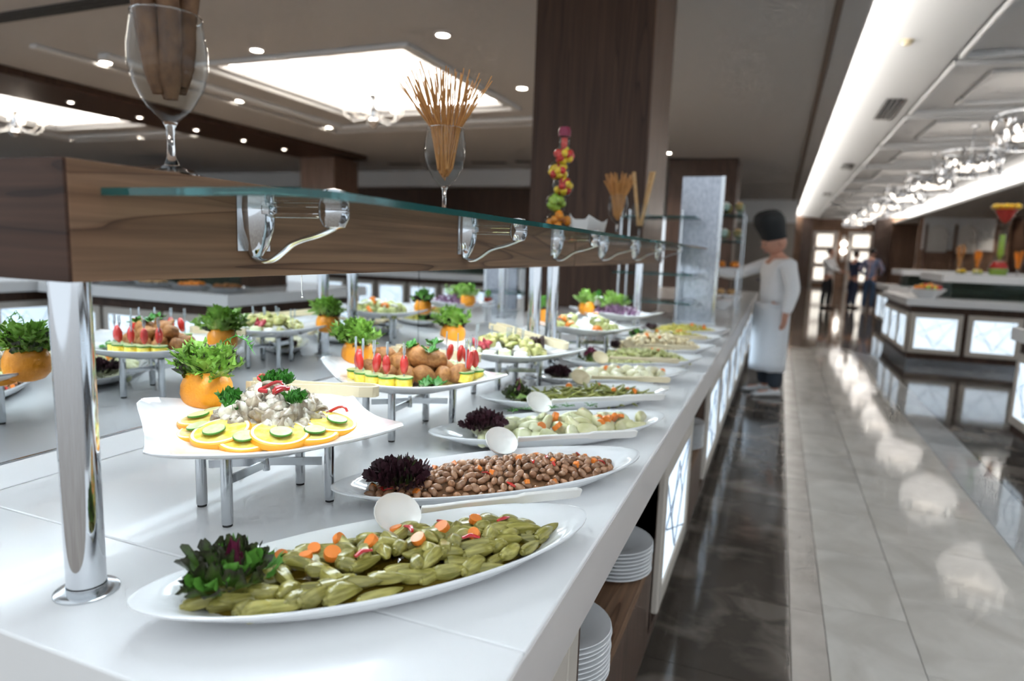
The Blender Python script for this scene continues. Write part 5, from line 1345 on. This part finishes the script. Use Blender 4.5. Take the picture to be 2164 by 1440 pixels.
def person(lab, loc, rz, H, arms, cloth, hair=True, head_pitch=.0, stance=.09, spread_=.0):
    """faces local -Y; arms = [(elbow, wrist, hand_fwd), ...] for the right (x<0) and left side, in local metres"""
    t = thing('person', lab, 'person', loc, (0, 0, rz))
    k = H / 1.75
    P_ = []; E_ = []
    def add(x, y_, z, rx, ry=None): P_.append((x * k, y_ * k, z * k, rx * k, (ry or rx) * k)); return len(P_) - 1
    pel = add(0, 0, .95, .15, .10); bel = add(0, 0, 1.10, .14, .095); che = add(0, .005, 1.28, .165, .105); sho = add(0, .01, 1.41, .12, .075)
    nck = add(0, .0, 1.49, .055, .055); nk2 = add(0, -.008, 1.54, .052, .052)
    E_ += [(pel, bel), (bel, che), (che, sho), (sho, nck), (nck, nk2)]
    ft = []
    for s in (-1, 1):
        hip = add(s * .085, 0, .86, .085); kn = add(s * (stance + .01), -.01, .48, .058); cf = add(s * (stance + .01), .02, .33, .055); an = add(s * (stance + .01), .025, .09, .036)
        hl = add(s * (stance + .012), .02, .045, .036, .03); to = add(s * (stance + .02), -.13, .03, .04, .024)
        E_ += [(pel, hip), (hip, kn), (kn, cf), (cf, an), (an, hl), (hl, to)]; ft.append((hl, to))
    wr = []
    for s, (el, wp, hf) in zip((-1, 1), arms):
        sh = add(s * .175, .01, 1.40, .058); e = add(*el, .044); wv = add(*wp, .029, .024)
        E_ += [(sho, sh), (sh, e), (e, wv)]; wr.append((sh, e, wv))
        sd = Vector((1, 0, 0)) if abs(hf[0]) < .8 else Vector((0, 1, 0))
        sd = (sd - Vector(hf) * sd.dot(Vector(hf))).normalized(); up = sd.cross(Vector(hf))
        hand_chain(P_, E_, wv, hf, sd * (1 if s < 0 else -1), up, k)
    body = skin_mesh('body', P_, E_, 'skin', t, 2, pel)
    # head: one mesh with brow, nose, cheeks, chin; ears, eyes, lips and hair as children
    hd = bpy.data.objects.new('head', None)
    def face(p):
        x, y_, z = p; r = 1.0
        if z < -.1: r *= 1 - .18 * (-z) * (1 if y_ > 0 else .55)
        return r
    m = MB().ball((0, 0, 0), (.078 * k, .098 * k, .118 * k), 24, 18, face)
    vv = []
    for p in m.v:
        x, y_, z = p; X, Y, Z = x / (.078 * k), y_ / (.098 * k), z / (.118 * k)
        if Y < -.6 and abs(X) < .28 and -.32 < Z < .12: y_ -= .022 * k * (1 - abs(X) / .28) * (1 - abs(Z + .2) / .34 if Z < .12 else 0)
        if Y < -.5 and .02 < Z < .22 and .18 < abs(X) < .62: y_ += .007 * k
        if Y < -.4 and Z < -.75: y_ -= .012 * k
        vv.append((x, y_, z))
    m.v = vv
    ho = m.build('head', 'skin', t, (0, -.020 * k, 1.645 * k), (head_pitch, 0, 0))
    for s in (-1, 1):
        MB().ball((s * .030 * k, -.086 * k, .012 * k), (.011 * k, .007 * k, .007 * k), 8, 6).build('eye', 'eye_dark', ho)
        MB().ball((s * .079 * k, .012 * k, -.005 * k), (.012 * k, .020 * k, .032 * k), 8, 6).build('ear', 'skin', ho)
    MB().ball((0, -.092 * k, -.062 * k), (.024 * k, .007 * k, .008 * k), 8, 6).build('mouth', 'lip', ho)
    if hair:
        m = MB().ball((0, .012 * k, .018 * k), (.085 * k, .100 * k, .110 * k), 20, 14)
        keep = [i for i, p in enumerate(m.v) if True]
        m.v = [(p[0], p[1] if not (p[1] < -.03 * k and p[2] < .07 * k) else -.03 * k, max(p[2], -.035 * k)) for p in m.v]
        m.build('hair', 'hair_dark', ho)
    # clothes
    jm, tm_, sm_ = cloth['top'], cloth['legs'], cloth['shoes']
    P2 = []; E2 = []
    def add2(i, f=1.0, dr=.012, z=None): p = P_[i]; P2.append((p[0], p[1], p[2] if z is None else z * k, p[3] * f + dr * k, (p[4]) * f + dr * k)); return len(P2) - 1
    a = add2(pel, 1.05, .018, cloth.get('hem', .90)); b = add2(bel, 1.0, .022); c = add2(che, 1., .018); d = add2(sho, .95, .02); e = add2(nck, .8, .012, 1.455)
    E2 += [(a, b), (b, c), (c, d), (d, e)]
    for (sh, el, wv) in wr:
        q = add2(sh, 1., .016); r = add2(el, 1., .018); wp = Vector(P_[el][:3]).lerp(Vector(P_[wv][:3]), cloth.get('sleeve', .93))
        P2.append((wp.x, wp.y, wp.z, .043 * k, .043 * k)); E2 += [(d, q), (q, r), (r, len(P2) - 1)]
    skin_mesh('shirt', P2, E2, jm, t, 2, 0)
    P3 = []; E3 = []
    P3.append((0, 0, .98 * k, .145 * k, .105 * k)); P3.append((0, 0, .90 * k, .15 * k, .11 * k)); E3.append((0, 1))
    for s in (-1, 1):
        i0 = len(P3)
        for (x, y_, z, r) in ((.088, 0, .84, .10), (stance + .01, -.01, .48, .078), (stance + .01, .02, .30, .072), (stance + .01, .02, .075, .062)): P3.append((s * x * k, y_ * k, z * k, r * k, r * k))
        E3 += [(1, i0), (i0, i0 + 1), (i0 + 1, i0 + 2), (i0 + 2, i0 + 3)]
    skin_mesh('trousers', P3, E3, tm_, t, 2, 0)
    for s in (-1, 1):
        m = MB(); rg = []
        for yy, wx, zt in ((.075, .030, .06), (.05, .042, .085), (.0, .045, .08), (-.06, .048, .062), (-.12, .046, .05), (-.165, .034, .04), (-.18, .015, .025)):
            rg.append([((s * (stance + .015) + wx * math.cos(2 * PI * j / 12)) * k, yy * k, (max(0, (zt) * (.5 + .5 * math.sin(2 * PI * j / 12)))) * k) for j in range(12)])
        m.loft(rg).build('shoe', sm_, t)
    return t, ho, k
# chef: faces the counter (-X), right arm hanging, other arm reaching over the tier
ch, ho, k = person('chef in white jacket, long apron and tall black hat reaching over buffet', (-.02, 7.05, 0), -PI / 2 + .45, 1.70,
    [((-.24, -.28, 1.26), (-.10, -.52, 1.30), (.15, -.98, -.05)), ((.26, .03, 1.14), (.265, -.02, .88), (0, -.10, -1))],
    dict(top='jacket_white', legs='trouser_dark', shoes='shoe_white', hem=.86, sleeve=.95), hair=False, head_pitch=.30)
ch.scale = (1.2, 1.2, .965)
ho.scale = (1.08, 1.08, 1.08); ho.location.z -= .03; ho.location.y -= .02
m = MB().lathe([(.088 * k, .035 * k), (.091 * k, .08 * k), (.100 * k, .13 * k), (.110 * k, .18 * k), (.112 * k, .215 * k), (.108 * k, .25 * k), (.092 * k, .29 * k), (.06 * k, .318 * k), (.0, .328 * k)], 24, (0, .008, 0), caps=False, sy=1.08)
m.build('chef_hat', 'hat_black', ho)
m = MB(); rg = []
for z, rx, ry in ((.99, .172, .130), (.93, .176, .135), (.75, .175, .138), (.55, .172, .138), (.35, .170, .138), (.27, .170, .138)):
    rg.append([(rx * k * math.sin(a) * 1.0, -ry * k * math.cos(a) - .01, z * k + .004 * math.sin(9 * a)) for a in [-2.45 + 4.9 * j / 30 for j in range(31)]])
m.loft(rg, caps=False, closed=False)
ap = m.build('apron', 'apron_white', ch)
so = ap.modifiers.new('thickness', 'SOLIDIFY'); so.thickness = .006
MB().box(-.03, .03, -.151, -.147, 1.22 * k, 1.235 * k).build('breast_logo', 'navy', ch, smooth=False)
# two far figures
person('man in white shirt and black trousers talking far down the hall', (1.32, 20.9, 0), .9, 1.70,
    [((-.20, -.20, 1.18), (-.10, -.46, 1.12), (.2, -.97, 0)), ((.22, -.12, 1.14), (.12, -.38, 1.08), (0, -1, 0))], dict(top='jacket_white', legs='trouser_black', shoes='trouser_black'), stance=.12)
person('man in blue checked shirt and jeans seen from behind far down hall', (2.42, 21.1, 0), PI - .35, 1.74,
    [((-.30, .02, 1.15), (-.20, -.18, 1.02), (.5, -.8, -.3)), ((.30, .03, 1.14), (.20, -.16, 1.02), (-.5, -.8, -.3))], dict(top='shirt_check', legs='denim', shoes='shoe_white', hem=.84))
person('person in dark navy clothes standing beside the checked shirt', (2.05, 21.6, 0), 2.2, 1.66,
    [((-.22, -.05, 1.14), (-.16, -.25, 1.05), (.3, -.9, 0)), ((.22, -.05, 1.14), (.16, -.25, 1.05), (-.3, -.9, 0))], dict(top='navy', legs='navy', shoes='trouser_black'))

# ------------------------------------------------------------------ labels: number look-alikes in small groups by where they stand in the picture
bpy.context.view_layer.update()
ORD = ['first', 'second', 'third', 'fourth', 'fifth', 'sixth', 'seventh', 'eighth', 'ninth', 'tenth', 'eleventh', 'twelfth', 'thirteenth', 'fourteenth', 'fifteenth', 'sixteenth', 'seventeenth', 'eighteenth', 'nineteenth', 'twentieth']
inv = cam.matrix_world.inverted()
def uv(o):
    q = inv @ o.matrix_world.translation
    return (q.x / -q.z, q.y / -q.z)
same = {}
for o in COL.objects:
    if o.parent is None and 'group' in o and 'label' in o: same.setdefault((o['group'], o['label']), []).append(o)
for (g, lab), os_ in same.items():
    if not 2 <= len(os_) <= 20: continue
    if 'stack' in g:
        for k, o in enumerate(sorted(os_, key=lambda o: -o.location.z)): o['label'] = lab + ', %s from top' % ORD[k]
    else:
        for k, o in enumerate(sorted(os_, key=lambda o: uv(o)[0])): o['label'] = lab + ', %s from left' % ORD[k]
for o in COL.objects:
    if o.parent is None and 'label' in o and len(o['label'].split()) > 16: print('LONG', o['label'])
